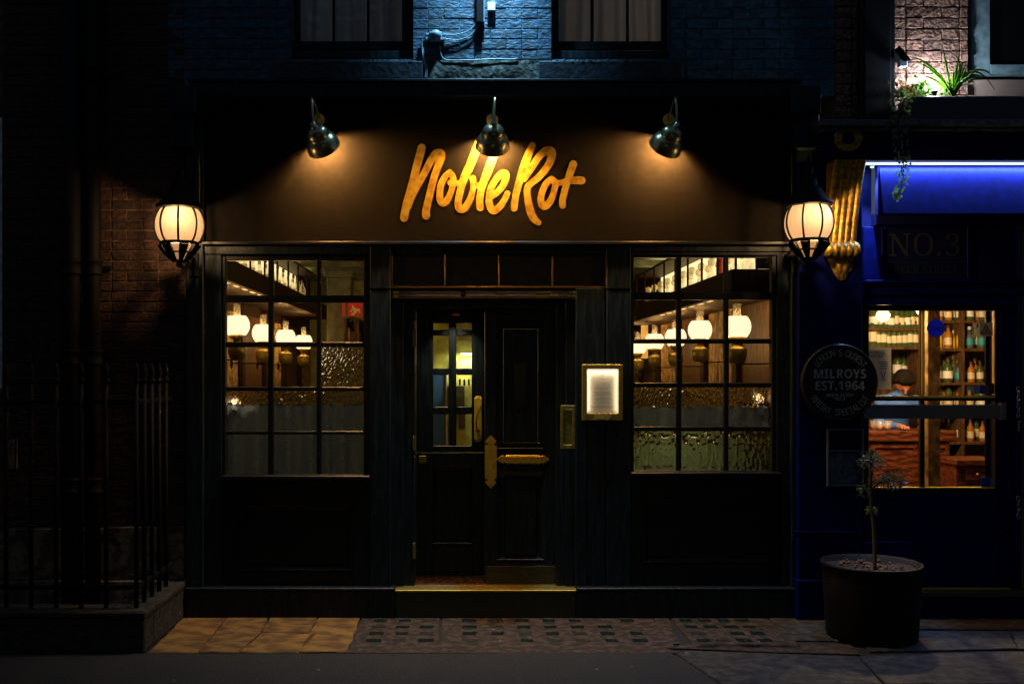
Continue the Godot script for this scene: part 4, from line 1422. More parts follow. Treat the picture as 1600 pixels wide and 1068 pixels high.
	text("letter", "GREEK STREET", 0.075, mats.dark_letter, shop, at(1442, 421, -0.026), true, 400, 0.0, 1.0)
	st = begin()
	pbx(st, 1383, 1511, 409.3, 410.2, -0.03, -0.026, 0.0005)
	obj("rule_line", st, mats.dark_letter, shop)
	st = begin()
	cbx(st, X(1349), r, Y(442, 0.05), Y(437, 0.05), -0.1, 0.05, 0.004)
	cbx(st, X(1349), r, Y(447, 0.035), Y(442, 0.05) - 0.001, -0.1, 0.035, 0.004)
	cbx(st, X(1349), r, Y(461, 0.025), Y(448, 0.025), -0.1, 0.025, 0.004)
	cbx(st, X(1349), r, Y(476, 0.01), Y(461, 0.025) - 0.002, -0.1, 0.008, 0.003)
	obj("window_head", st, mats.royal_blue, shop)
	# window with brass beads
	var w := glazed("window", [[1358.5, 1439], [1446, 1556]], [[485, 618], [626, 762]], -0.05, 0.06, [1349.5, 1562, 477, 769], mats.black_frame, func(_c: int, _q: int) -> Material: return mats.glass, shop)
	st = begin()
	tube(st, [at(1442.5, 486, -0.052), at(1442.5, 618, -0.052)], 0.013, 12)
	pbx(st, 1359, 1556, 618.5, 621.5, -0.05, -0.046, 0.001)
	pbx(st, 1554, 1556, 487, 617, -0.09, -0.06, 0.001)
	pbx(st, 1359, 1555, 761, 763.5, -0.09, -0.05, 0.001)
	obj("brass_bead", st, mats.lacquered_brass, w)
	st = begin()
	pbx(st, 1563, 1592, 477, 919, -0.2, -0.04, 0.004)
	pbx(st, 1593, 1597, 340, 919, -0.2, 0.02, 0.003)
	pbx(st, 1349.5, 1562, 770, 845, -0.11, -0.05, 0.004)
	pbx(st, 1349.5, 1562, 846, 917, -0.11, -0.035, 0.004)
	pbx(st, 1601, 1760, 340, 919, -0.2, 0.02, 0.003)
	obj("door_panel", st, mats.royal_blue, shop)
	st = begin()
	pbx(st, 1597.5, 1600.5, 340, 919, -0.1, 0.01, 0.001)
	obj("brass_edge", st, mats.brass, shop)
	st = begin()
	pbx(st, 1354, 1580, 919, 922, -0.1, 0.005, 0.001)
	obj("draught_bar", st, mats.brass, shop)
	st = begin()
	cbx(st, X(1350), r, 0.0, Y(932, 0.08), -0.1, 0.08, 0.004)
	var sp := obj("step", st, mats.deep_blue, shop)
	st = begin()
	cbx(st, X(1350), r, Y(932, 0.08) + 0.001, Y(924, 0.08), -0.2, 0.09, 0.004)
	obj("nosing", st, mats.tread, sp)
	# grey push bar right across the glass
	var bar := thing("push_bar", "flat grey metal push bar across the shop window", "bar")
	st = begin()
	pbx(st, 1352, 1569, 632, 654, -0.02, 0.0, 0.004)
	obj("flat_bar", st, mats.grey_bar, bar)
	st = begin()
	pbx(st, 1565, 1574, 629, 656, -0.045, 0.008, 0.004)
	obj("end_bracket", st, mats.grey_bar, bar)
	shop_signs()

func shop_signs() -> void:
	# round sign on the pilaster
	var c := at(1313, 597, 0.16)
	var s := thing("round_sign", "round black sign with white whisky specialist lettering on the blue pilaster", "sign", c)
	var k := (EYE.z - 0.16) / EYE.z / SCALE
	var st := begin()
	lathe(st, [Vector2(0, -0.055), Vector2(57.0 * k, -0.055), Vector2(60.0 * k, -0.04), Vector2(60.0 * k, -0.006), Vector2(58.5 * k, 0.0), Vector2(56.0 * k, -0.003), Vector2(0, -0.003)], 64, Transform3D(Basis(Vector3.RIGHT, PI / 2), Vector3.ZERO))
	obj("disc", st, mats.sign_black, s)
	st = begin()
	box(st, -0.03, 0.03, -0.12, 0.12, -0.059, -0.052)
	obj("fixing_plate", st, mats.iron, s)
	var put := func(words: String, radius: float, from: float, to: float, size: float, wide: float) -> void:
		for i in words.length():
			var a := lerpf(from, to, float(i) / (words.length() - 1))
			if words[i] == " ":
				continue
			var turn := a - PI / 2 if from > to else a + PI / 2
			text("letter", words[i], size, mats.sign_white, s, Vector3(cos(a), sin(a), 0) * radius * k + Vector3(0, 0, 0.0), false, 400, turn, wide)
	put.call("LONDON'S OLDEST", 46.0, deg_to_rad(142), deg_to_rad(37), 14.5 * k, 0.85)
	put.call("WHISKY SPECIALIST", 47.0, deg_to_rad(213), deg_to_rad(328), 14.5 * k, 0.85)
	text("lettering", "MILROYS", 19.5 * k, mats.sign_white, s, Vector3(-0.5 * k, 13.0 * k, 0), false, 700, 0.0, 1.0)
	text("lettering", "EST.1964", 19.5 * k, mats.sign_white, s, Vector3(-0.5 * k, -5.5 * k, 0), false, 700, 0.0, 0.98)
	text("lettering", "GREEK STREET", 7.2 * k, mats.sign_white, s, Vector3(0, -20.0 * k, 0), false, 700, 0.0, 0.92)
	text("lettering", "NO.3", 7.2 * k, mats.sign_white, s, Vector3(0, -25.7 * k, 0), false, 700, 0.0, 0.92)
	# display case under it
	var d := thing("display_case", "shallow glazed display case under the round sign", "display case")
	st = begin()
	pframe(st, [1294, 1351, 670, 760], [1297, 1348, 673, 757], 0.10, 0.14, 0.003)
	pbx(st, 1297, 1348, 703, 706, 0.10, 0.138, 0.002)
	obj("frame", st, mat("pewter", lin(0.09, 0.11, 0.15), 0.35, 0.6), d)
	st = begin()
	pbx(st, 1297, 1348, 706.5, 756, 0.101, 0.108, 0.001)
	obj("notice_sheet", st, mat("blue_reflection", lin(0.10, 0.17, 0.30), 0.5, 0.0, {"tint": mottle(0.6), "scale": 3.0}), d)  # the sheet's blue stands for a reflection in the case glass
	st = begin()
	pbx(st, 1297, 1348, 673.5, 702.5, 0.101, 0.106, 0.001)
	obj("backing", st, mats.deep_blue, d)
	st = begin()
	pbx(st, 1297, 1348, 673.5, 756, 0.130, 0.132, 0.0003)
	obj("cover_glass", st, mats.glass, d)
	# things stuck or hung on the window
	var z := -0.055
	var note := thing("notice", "white opening hours notice taped inside the shop window", "notice")
	st = begin()
	pbx(st, 1352, 1393, 543, 608, z - 0.055, z - 0.053, 0.0003)
	obj("sheet", st, mats.paper, note)
	var ink := mat("ink", lin(0.06, 0.06, 0.06), 0.7)
	text("letter", "OPENING", 0.032, ink, note, at(1369, 550.5, z - 0.051), true, 700, 0.0, 0.9)
	text("letter", "HOURS", 0.032, ink, note, at(1369, 556, z - 0.051), true, 700, 0.0, 0.9)
	text("letter", "V", 0.075, ink, note, at(1380.5, 586, z - 0.051))
	st = begin()
	for q in [[565, 372, 388], [568, 374, 388], [571, 376, 388], [575, 374, 387], [592.5, 376, 385]]:
		pbx(st, 1000 + q[1], 1000 + q[2], q[0], q[0] + 1.0, z - 0.053, z - 0.0515, 0.0001)
	obj("print_line", st, ink, note)
	var op := thing("open_sign", "round blue open sign hanging inside the shop window", "sign", at(1463, 512.5, z - 0.06))
	st = begin()
	lathe(st, [Vector2(0, -0.003), Vector2(0.067, -0.003), Vector2(0.068, 0.0), Vector2(0.067, 0.003), Vector2(0, 0.003)], 40, Transform3D(Basis(Vector3.RIGHT, PI / 2), Vector3.ZERO))
	obj("disc", st, mat("open_blue", lin(0.012, 0.025, 0.30), 0.4, 0.0, {"back": lin(0.03, 0.06, 0.6)}), op)
	text("letter", "Open", 0.062, mat("open_ink", lin(0.006, 0.010, 0.10), 0.5), op, Vector3(0, 0, 0.003))
	st = begin()
	tube(st, [Vector3(-0.03, 0.06, 0), Vector3(0.0, 0.13, 0)], 0.0012, 5)
	tube(st, [Vector3(0.03, 0.06, 0), Vector3(0.0, 0.13, 0)], 0.0012, 5)
	obj("cord", st, mats.iron, op)
	var ws := thing("warning_sticker", "square sticker with a yellow warning triangle on the shop window", "sticker", at(1541, 514, z + 0.022))
	st = begin()
	cbx(st, -0.052, 0.052, -0.052, 0.052, -0.001, 0.0, 0.0002)
	obj("square", st, mat("sticker_grey", lin(0.42, 0.38, 0.30), 0.6), ws)
	st = begin()
	tri_out(st, Vector3(-0.043, -0.036, 0.001), Vector3(0.043, -0.036, 0.001), Vector3(0, 0.038, 0.001), Vector3(0, 0, -1))
	obj("black_triangle", st, ink, ws)
	st = begin()
	tri_out(st, Vector3(-0.031, -0.030, 0.002), Vector3(0.031, -0.030, 0.002), Vector3(0, 0.024, 0.002), Vector3(0, 0, -1))
	obj("yellow_triangle", st, mat("sticker_amber", lin(0.40, 0.20, 0.02), 0.6), ws)
	st = begin()
	lathe(st, [Vector2(0, 0.003), Vector2(0.008, 0.003), Vector2(0.008, 0.0024)], 16, Transform3D(Basis(Vector3.RIGHT, PI / 2), Vector3(0, -0.012, 0)))
	obj("symbol", st, ink, ws)
	for e in [["pale blue sticker with a dark blue corner low on the upper shop pane", 1521, 602.5, 1531, 1542, 615, [lin(0.10, 0.20, 0.38), lin(0.012, 0.03, 0.22)]], ["royal blue sticker in the bottom corner of the shop window", 1534, 746, 1548, 1555, 761, [lin(0.012, 0.03, 0.26), lin(0.10, 0.16, 0.26)]]]:
		var sk := thing("sticker", e[0], "sticker")
		st = begin()
		pbx(st, e[1], e[3], e[2], e[5], z + 0.02, z + 0.0215, 0.0002)
		obj("square", st, mat("sticker " + e[0], e[6][0], 0.5), sk)
		st = begin()
		pbx(st, e[3] + 0.2, e[4], e[2], e[5], z + 0.02, z + 0.0215, 0.0002)
		obj("side_square", st, mat("sticker side " + e[0], e[6][1], 0.5), sk)
	var dk := thing("sticker", "dark maroon sticker beside the pale blue one on the shop window", "sticker")
	st = begin()
	pbx(st, 1543.5, 1554, 599, 615.5, z + 0.02, z + 0.0215, 0.0002)
	obj("square", st, mat("sticker_maroon", lin(0.035, 0.012, 0.016), 0.5), dk)
	# chain and padlock on the door edge
	var ch := thing("chain", "steel chain with a padlock hanging on the blue door edge", "chain", at(1590, 608, 0.02))
	var ring := func(c0: Vector3, flat: bool) -> SurfaceTool:
		var t := begin(true)
		var p := []
		for i in 13:
			var a := TAU * i / 12
			p.append(c0 + (Vector3(cos(a) * 0.011, sin(a) * 0.021, 0) if flat else Vector3(0, sin(a) * 0.021, cos(a) * 0.011)))
		tube(t, p, 0.0032, 6, false)
		return t
	for i in 7:
		obj("link", ring.call(Vector3(0.002 * (i % 3), -0.032 * i, 0.012), i % 2 == 0), mats.chrome, ch)
	for i in 5:
		obj("link", ring.call(Vector3(0.002 * (i % 3), -0.82 - 0.032 * i, 0.012), i % 2 == 0), mats.chrome, ch)
	st = begin()
	cbx(st, -0.004, 0.022, -0.32, -0.235, 0.0, 0.025, 0.005)
	obj("padlock", st, mats.chrome, ch)

# ------------------------------------------------------------------ lamps outside
const WARM := Color(1.0, 0.80, 0.56)

func sign_lamps() -> void:
	var specs := [
		[498, 187, [[497, 181, 0.07], [492, 164, 0.13], [487.5, 153.5, 0.19], [487, 158, 0.225], [488.5, 176, 0.248], [490, 197, 0.253]], Vector3(0.45, -1, -1.05), "verdigris swan-neck lamp lighting the blank end of the fascia by the brick house"],
		[769, 187, [[769.5, 181, 0.07], [771, 164, 0.13], [773, 153.5, 0.19], [773, 158, 0.225], [772, 176, 0.248], [771.5, 194, 0.253]], Vector3(-0.04, -1, -1.0), "verdigris swan-neck lamp hanging over the gilt lettering"],
		[1045, 187, [[1046, 181, 0.07], [1051, 164, 0.13], [1055, 153.5, 0.19], [1056.5, 158, 0.225], [1057.5, 176, 0.248], [1057, 197, 0.253]], Vector3(-0.45, -1, -1.05), "verdigris swan-neck lamp on the fascia end next to the blue shop"],
	]
	for e in specs:
		var base := at(e[0], e[1], 0.021)
		var t := thing("swan_neck_lamp", e[4], "lamp", base, "swan-neck lamps over the sign")
		var st := begin(true)
		var turned := Transform3D(Basis(Vector3.RIGHT, PI / 2), Vector3.ZERO)
		lathe(st, [Vector2(0.044, 0.0), Vector2(0.044, 0.008), Vector2(0.040, 0.012), Vector2(0.022, 0.014)], 32, turned)
		lathe(st, [Vector2(0.021, 0.012), Vector2(0.021, 0.02), Vector2(0.016, 0.026), Vector2(0.0, 0.028)], 24, turned)
		var ro := obj("rosette", st, mats.rosette_brass, t)
		st = begin(true)
		for s in [-1.0, 1.0]:
			ball(st, Vector3(0, 0.032 * s, 0.0125), 0.0045, 8, 0.6)
		obj("screw", st, mats.iron, ro)
		var pts := [Vector3(0, 0, 0.012), Vector3(0, 0.004, 0.04)]
		for p in e[2]:
			pts.append(at(p[0], p[1], p[2]) - base)
		st = begin(true)
		tube(st, curve(pts, 5), 0.0105, 12)
		obj("arm", st, mats.shade_metal, t)
		var axis: Vector3 = (e[3] as Vector3).normalized()
		var neck: Vector3 = pts[-1]
		var up := -axis
		var side := up.cross(Vector3.BACK).normalized()
		var xf := Transform3D(Basis(side, up, side.cross(up)), neck)
		st = begin(true)
		lathe(st, [Vector2(0.026, -0.012), Vector2(0.027, 0.0), Vector2(0.021, 0.006), Vector2(0.019, 0.03), Vector2(0.012, 0.034)], 20, xf)
		obj("neck", st, mats.chrome, t)
		st = begin(true)
		lathe(st, [Vector2(0.1245, -0.196), Vector2(0.1275, -0.192), Vector2(0.1255, -0.186), Vector2(0.1225, -0.160), Vector2(0.114, -0.130), Vector2(0.102, -0.108), Vector2(0.090, -0.096), Vector2(0.0835, -0.092)], 48, xf)
		lathe(st, [Vector2(0.0835, -0.092), Vector2(0.0845, -0.080), Vector2(0.081, -0.058), Vector2(0.071, -0.035), Vector2(0.054, -0.018), Vector2(0.034, -0.010), Vector2(0.020, -0.008)], 48, xf)
		var sh := obj("shade", st, mats.shade_metal, t)
		st = begin(true)
		lathe(st, [Vector2(0.1225, -0.195), Vector2(0.1205, -0.165), Vector2(0.111, -0.132), Vector2(0.099, -0.111), Vector2(0.081, -0.096), Vector2(0.081, -0.080), Vector2(0.077, -0.060), Vector2(0.067, -0.038), Vector2(0.050, -0.022), Vector2(0.0, -0.016)], 40, xf)
		obj("shade_lining", st, mats.shade_white, sh)
		st = begin(true)
		ball(st, xf * Vector3(0, -0.140, 0), 0.030, 16)
		obj("bulb", st, mat("lamp_bulb", lin(0.9, 0.8, 0.6), 0.4, 0.0, {"glow": [WARM, 6.0]}), t)
		bulb_light(t, xf * Vector3(0, -0.140, 0), lin(1.0, 0.50, 0.14), 3.1, 0.028)

func wall_lanterns() -> void:
	var n := 0
	for e in [[280, 352, Vector3(X(303, 0.046), Y(405, 0.046), 0.046)], [1264, 348, Vector3(X(1243, 0.046), Y(400, 0.046), 0.046)]]:
		var c := at(e[0], e[1], 0.36)
		var t := thing("wall_lantern", ["black iron globe lantern glowing against the brown brick wall", "black iron globe lantern beside the gold scroll bracket"][n], "lantern", c, "globe lanterns at both ends of the front")
		var u := (EYE.z - 0.36) / EYE.z / SCALE
		var P := func(a: Array) -> Array:
			var o := []
			for q in a:
				o.append(Vector2(q[0] * u, q[1] * u))
			return o
		var st := begin(true)
		var globe := []
		for k in 15:
			var y := lerpf(-26, 26, k / 14.0)
			globe.append([36.5 * sqrt(1.0 - pow(y / 40.0, 2.0)), y])
		lathe(st, P.call(globe), 40)
		obj("globe", st, mat("opal", lin(0.85, 0.74, 0.62), 0.35, 0.0, {"glow": [lin(1.0, 0.44, 0.17), 0.26], "back": lin(0.080, 0.070, 0.060)}), t)
		st = begin(true)
		ball(st, Vector3(3.0 * u, 8.0 * u, 0.085), 0.024, 14)
		obj("bulb", st, mat("lantern_bulb", lin(0.9, 0.8, 0.6), 0.4, 0.0, {"glow": [WARM, 8.0]}), t)
		bulb_light(t, Vector3(3.0 * u, 8.0 * u, 0.085), lin(1.0, 0.60, 0.26), 0.5, 0.03)
		st = begin(true)
		for k in 8:
			var a := TAU * (k + 0.28) / 8
			var pts := []
			for i in 11:
				var y := lerpf(-27, 27, i / 10.0)
				var rr := 38.0 * sqrt(1.0 - pow(y / 40.5, 2.0))
				pts.append(Vector3(sin(a) * rr * u, y * u, cos(a) * rr * u))
			tube(st, pts, 0.0075, 6)
		obj("rib", st, mats.iron, t)
		st = begin(true)
		lathe(st, P.call([[27, -30], [30, -29], [30, -26], [27, -25]]), 32)
		lathe(st, P.call([[19, -44], [21.5, -43.5], [21.5, -41.5], [19, -41]]), 28)
		obj("ring", st, mats.iron, t)
		st = begin(true)
		lathe(st, P.call([[7, -55], [12, -45], [18, -30]]), 28)
		obj("lower_glass", st, mats.opal, t)
		st = begin()
		for k in 6:
			var a := TAU * (k + 0.5) / 6
			var b := Basis(Vector3.UP, a)
			var p0 := b * Vector3(0, -29 * u, 28 * u); var p1 := b * Vector3(0, -43 * u, 19 * u); var p2 := b * Vector3(0, -56 * u, 8 * u)
			tube(st, [p0, p1, p2], [7.5 * u, 6.0 * u, 3.0 * u], 6)
		obj("basket", st, mats.iron, t)
		st = begin(true)
		lathe(st, P.call([[0, 25], [30, 25], [34, 26], [36, 28], [36, 31], [33, 33]]), 36)
		lathe(st, P.call([[33, 33], [30, 36], [22, 50], [18, 54]]), 8)
		lathe(st, P.call([[18, 54], [12, 57], [13, 64], [9, 70], [5, 74], [6, 79], [8, 84], [6, 89], [2, 92], [3, 97], [2, 103], [0, 106]]), 20)
		obj("cap", st, mats.iron, t)
		st = begin(true)
		lathe(st, P.call([[0, -66], [3, -65], [5, -61], [4, -58], [9, -56], [10, -54], [0, -53]]), 20)
		obj("finial", st, mats.iron, t)
		# scrolled arm back to the wall
		var wallp: Vector3 = e[2] - c
		st = begin(true)
		tube(st, curve([Vector3(0, -57 * u, 0), Vector3(wallp.x * 0.15, -64 * u, -0.06), Vector3(wallp.x * 0.55, -60 * u, -0.16), Vector3(wallp.x * 0.95, wallp.y, wallp.z + 0.05), wallp], 6), 0.012, 10)
		tube(st, curve([Vector3(wallp.x, wallp.y - 0.10, wallp.z + 0.015), Vector3(wallp.x * 0.8, wallp.y - 0.07, wallp.z + 0.10), Vector3(wallp.x * 0.5, wallp.y + 0.005, wallp.z + 0.17)], 6), 0.007, 8)
		obj("bracket_arm", st, mats.iron, t)
		st = begin()
		cbx(st, wallp.x - 0.035, wallp.x + 0.035, wallp.y - 0.13, wallp.y + 0.05, wallp.z - 0.001, wallp.z + 0.016, 0.005)
		obj("wall_plate", st, mats.iron, t)
		n += 1
	# the knob of a disused bracket
	var k := thing("bell_knob", "small round black bell knob under the lantern by the blue shop", "knob", at(1233, 400, 0.02))
	var s := begin(true)
	lathe(s, [Vector2(0.03, 0), Vector2(0.032, 0.012), Vector2(0.018, 0.02), Vector2(0.014, 0.035), Vector2(0.03, 0.048), Vector2(0.033, 0.06), Vector2(0.024, 0.075), Vector2(0, 0.08)], 20, Transform3D(Basis(Vector3.RIGHT, PI / 2), Vector3.ZERO))
	obj("knob", s, mats.iron, k)

func wall_fittings() -> void:
	# flood lamp high on the wall, just above the picture: it rakes the painted bricks
	var f := thing("flood_lamp", "cool white wall flood lamp above the junction box shining down the painted bricks", "lamp", Vector3(X(765), Y(-190), 0.0))
	var st := begin()
	cbx(st, -0.03, 0.03, -0.05, 0.10, 0.006, 0.05, 0.005)
	cbx(st, -0.09, 0.09, 0.03, 0.10, 0.22, 0.38, 0.008)
	obj("housing", st, mats.iron, f)
	st = begin(true)
	tube(st, [Vector3(0, 0.065, 0.05), Vector3(0, 0.065, 0.22)], 0.012, 8)
	obj("arm", st, mats.iron, f)
	st = begin()
	cbx(st, -0.08, 0.08, 0.022, 0.029, 0.23, 0.37, 0.002)
	obj("lens", st, mat("flood_lens", lin(0.8, 0.85, 0.9), 0.4, 0.0, {"glow": [lin(0.62, 0.86, 1.0), 3.0]}), f)
	var l := SpotLight3D.new()
	l.name = "flood_light"
	l.light_color = lin(0.38, 0.74, 1.0)
	l.light_energy = 15.0
	l.light_size = 0.05
	l.spot_angle = 40.0
	l.spot_angle_attenuation = 1.0
	l.spot_range = 12.0
	l.shadow_enabled = true
	f.add_child(l)
	l.position = Vector3(0, 0.01, 0.30)
	l.basis = Basis.looking_at(Vector3(0, -1, -0.10), Vector3.BACK)
	# junction box with its conduits
	var j := thing("junction_box", "round blue-grey junction box with cables on the painted brick wall", "junction box", at(681, 58, 0.006))
	var o := j.position
	st = begin()
	cbx(st, -0.048, 0.048, -0.040, 0.03, 0.0, 0.045, 0.008)
	obj("back_box", st, mats.cable, j)
	st = begin(true)
	ball(st, Vector3(0, 0.002, 0.038), 0.044, 20, 0.9)
	obj("dome", st, mats.cable, j)
	for e in [[-1.0, 0.012], [-1.0, -0.02], [1.0, 0.012], [1.0, -0.02]]:
		st = begin()
		cbx(st, 0.047 * e[0], 0.078 * e[0], e[1] - 0.011, e[1] + 0.011, 0.005, 0.030, 0.004)
		obj("gland", st, mats.cable, j)
	var runs := [
		[[694, 54, 0.025], [712, 54, 0.02], [730, 49, 0.018], [741, 40, 0.018], [746, 30, 0.018]],
		[[694, 60, 0.025], [716, 62, 0.02], [733, 56, 0.018], [743, 46, 0.018], [748, 36, 0.018]],
		[[668, 55, 0.025], [661, 58, 0.022], [659.5, 72, 0.02], [661, 92, 0.03], [665, 108, 0.03], [664, 122, 0.03]],
		[[668, 60, 0.025], [664, 63, 0.022], [661.5, 76, 0.02], [663, 93, 0.03], [667, 108, 0.03], [666, 122, 0.03]],
	]
	for run in runs:
		var pts := []
		for p in run:
			pts.append(at(p[0], p[1], p[2]) - o)
		st = begin(true)
		tube(st, curve(pts, 6), 0.0045, 8)
		obj("cable", st, mats.cable, j)
	var thin := []
	for p in [[687, 70, 0.012], [689, 84, 0.012], [694, 92, 0.012], [705, 94, 0.012], [740, 93.5, 0.014], [775, 92, 0.012], [800, 92.5, 0.013], [809, 91, 0.012]]:
		thin.append(at(p[0], p[1], p[2]) - o)
	st = begin(true)
	tube(st, curve(thin, 5), 0.0045, 6)
	obj("thin_cable", st, mats.cable, j)
	var d := thing("cable_trunking", "dark vertical cable trunking on the painted brick wall", "trunking")
	st = begin()
	cbx(st, X(744), X(755), Y(38), Y(-100), 0.004, 0.055, 0.004)
	obj("channel", st, mats.black_frame, d)
	st = begin()
	cbx(st, X(755.3), X(757), Y(37), Y(-100), 0.004, 0.04, 0.002)
	obj("lid_edge", st, mats.cable, d)
	var b := thing("sensor_box", "small white plastic sensor box beside the cable trunking", "box")
	st = begin()
	pbx(st, 762, 774, 3, 16, 0.004, 0.035, 0.004)
	obj("case", st, mats.plastic_white, b)
	st = begin(true)
	tube(st, [at(771, 16, 0.02), at(771, 22, 0.014), at(770, 37, 0.012)], 0.003, 6)
	obj("lead", st, mats.cable, b)
	# menu case
	var z := 0.05
	var m := thing("menu_case", "lit brass menu case with a printed sheet beside the door", "menu case")
	st = begin()
	pframe(st, [910, 973.5, 569, 656.5], [917.5, 966.5, 576, 645.5], 0.012, z, 0.003)
	var fr := obj("frame", st, mats.aged_brass, m)
	var k := 0.098
	var small := mat("engraved", lin(0.80, 0.58, 0.16), 0.4, 0.4)
	for word in SIGN:
		inst("engraved_letter", brush_mesh(sign_strokes(word, k), 0.0011), small, fr, Transform3D(Basis(), at(942, 651, z + 0.0015) - Vector3(0.115 * k / 1.0 * 2.0, 1.37 * k, 0)))
	st = begin()
	box(st, X(917.5, 0.03), X(966.5, 0.03), Y(645.5, 0.03), Y(576, 0.03), 0.013, 0.018)
	obj("backing", st, mats.paper, m)
	st = SurfaceTool.new()
	st.begin(Mesh.PRIMITIVE_TRIANGLES)
	st.set_smooth_group(-1)
	var x0 := X(918.2, 0.022); var x1 := X(964.5, 0.022); var y0 := Y(645, 0.022); var y1 := Y(576.8, 0.022)
	for v in [[x0, y0, 0, 1], [x1, y1, 1, 0], [x1, y0, 1, 1], [x0, y0, 0, 1], [x0, y1, 0, 0], [x1, y1, 1, 0]]:
		st.set_uv(Vector2(v[2], v[3]))
		st.add_vertex(Vector3(v[0], v[1], 0.022))
	var sheet := mat("menu_sheet", Color.WHITE, 0.8)
	sheet.albedo_texture = menu_picture()
	obj("menu_sheet", st, sheet, m)
	# a lit strip under the top rail, inside the case
	st = begin()
	cbx(st, X(919, 0.04), X(965, 0.04), Y(577.5, 0.04), Y(576.3, 0.04), 0.030, 0.045, 0.0005)
	obj("light_strip", st, mat("menu_strip", lin(0.9, 0.85, 0.75), 0.5, 0.0, {"glow": [lin(1.0, 0.86, 0.62), 1.0]}), m)
	area_light(m, Vector3((x0 + x1) / 2, Y(578.2, 0.04), 0.040), Vector3(0, -1, -0.10), Vector2(0.20, 0.012), lin(1.0, 0.78, 0.48), 0.016)
	st = begin()
	for x in [x0 - 0.004, x1 + 0.004]:
		cbx(st, x - 0.002, x + 0.002, y0, y1, 0.023, 0.034, 0.0005)
	obj("light_strip", st, mats.menu_strip, m)
	area_light(m, Vector3(x0 + 0.001, (y0 + y1) / 2, 0.036), Vector3(1, 0, -0.20), Vector2(0.012, 0.30), lin(1.0, 0.80, 0.52), 0.008)
	area_light(m, Vector3(x1 - 0.001, (y0 + y1) / 2, 0.036), Vector3(-1, 0, -0.20), Vector2(0.012, 0.30), lin(1.0, 0.80, 0.52), 0.008)
	# strip light over the blue board
	var s := thing("strip_light", "blue-white strip light under the cornice of the blue shop", "light")
	st = begin()
	cbx(st, X(1350, 0.19), X(1760), Y(256.6, 0.15), Y(254, 0.15), 0.125, 0.15, 0.002)
	obj("tube", st, mat("strip_tube", lin(0.8, 0.85, 0.95), 0.5, 0.0, {"glow": [lin(0.55, 0.68, 1.0), 1.6]}), s)
	st = begin()
	cbx(st, X(1349, 0.19), X(1760), Y(253.6, 0.15), Y(251, 0.15), 0.115, 0.16, 0.002)
	obj("channel", st, mats.plastic_white, s)
	area_light(s, Vector3((X(1350, 0.18) + X(1760)) / 2, Y(258.2, 0.14), 0.138), Vector3(0, -1, -0.08), Vector2(X(1760) - X(1350, 0.18), 0.02), lin(0.24, 0.42, 1.0), 3.8)
	# a small spot at the strip's end shines down past the board onto the mouldings
	var g := thing("led_spot", "small blue-white spot at the end of the strip light by the gold bracket", "light", Vector3(X(1363, 0.09), Y(261, 0.09), 0.09))
	st = begin(true)
	lathe(st, [Vector2(0.0, -0.001), Vector2(0.016, 0.0), Vector2(0.018, 0.01), Vector2(0.018, 0.045), Vector2(0.0, 0.045)], 14)
	obj("case", st, mats.plastic_white, g)
	st = begin(true)
	lathe(st, [Vector2(0.0, -0.006), Vector2(0.012, -0.004), Vector2(0.013, -0.002)], 14)
	obj("lens", st, mats.strip_tube, g)
	var sl := SpotLight3D.new()
	sl.name = "spot_light"
	sl.light_color = lin(0.45, 0.58, 1.0)
	sl.light_energy = 4.0
	sl.light_size = 0.012
	sl.spot_angle = 24.0
	sl.spot_angle_attenuation = 0.8
	sl.spot_range = 6.0
	sl.shadow_enabled = true
	g.add_child(sl)
	sl.position = Vector3(0, -0.012, 0)
	sl.basis = Basis.looking_at(Vector3(0.02, -1, -0.06), Vector3.BACK)

# ------------------------------------------------------------------ rooms behind the glass
func bottle(called: String, label: String, group: String, tall: float, r: float, glass: Material, tag_mat: Material, cap_mat: Material) -> Node3D:
	var t := thing(called, label, "bottle", Vector3.ZERO, group)
	var st := begin(true)
	lathe(st, [Vector2(0, 0), Vector2(r * 0.95, 0), Vector2(r, 0.006), Vector2(r, tall * 0.58), Vector2(r * 0.88, tall * 0.66), Vector2(r * 0.42, tall * 0.75), Vector2(r * 0.36, tall * 0.93), Vector2(0, tall * 0.93)], 14)
	obj("body", st, glass, t)
	st = begin(true)
	lathe(st, [Vector2(r * 1.015, tall * 0.16), Vector2(r * 1.015, tall * 0.46)], 14)
	obj("paper_label", st, tag_mat, t)
	st = begin(true)
	lathe(st, [Vector2(r * 0.44, tall * 0.86), Vector2(r * 0.44, tall), Vector2(0, tall)], 12)
	obj("cap", st, cap_mat, t)
	return t

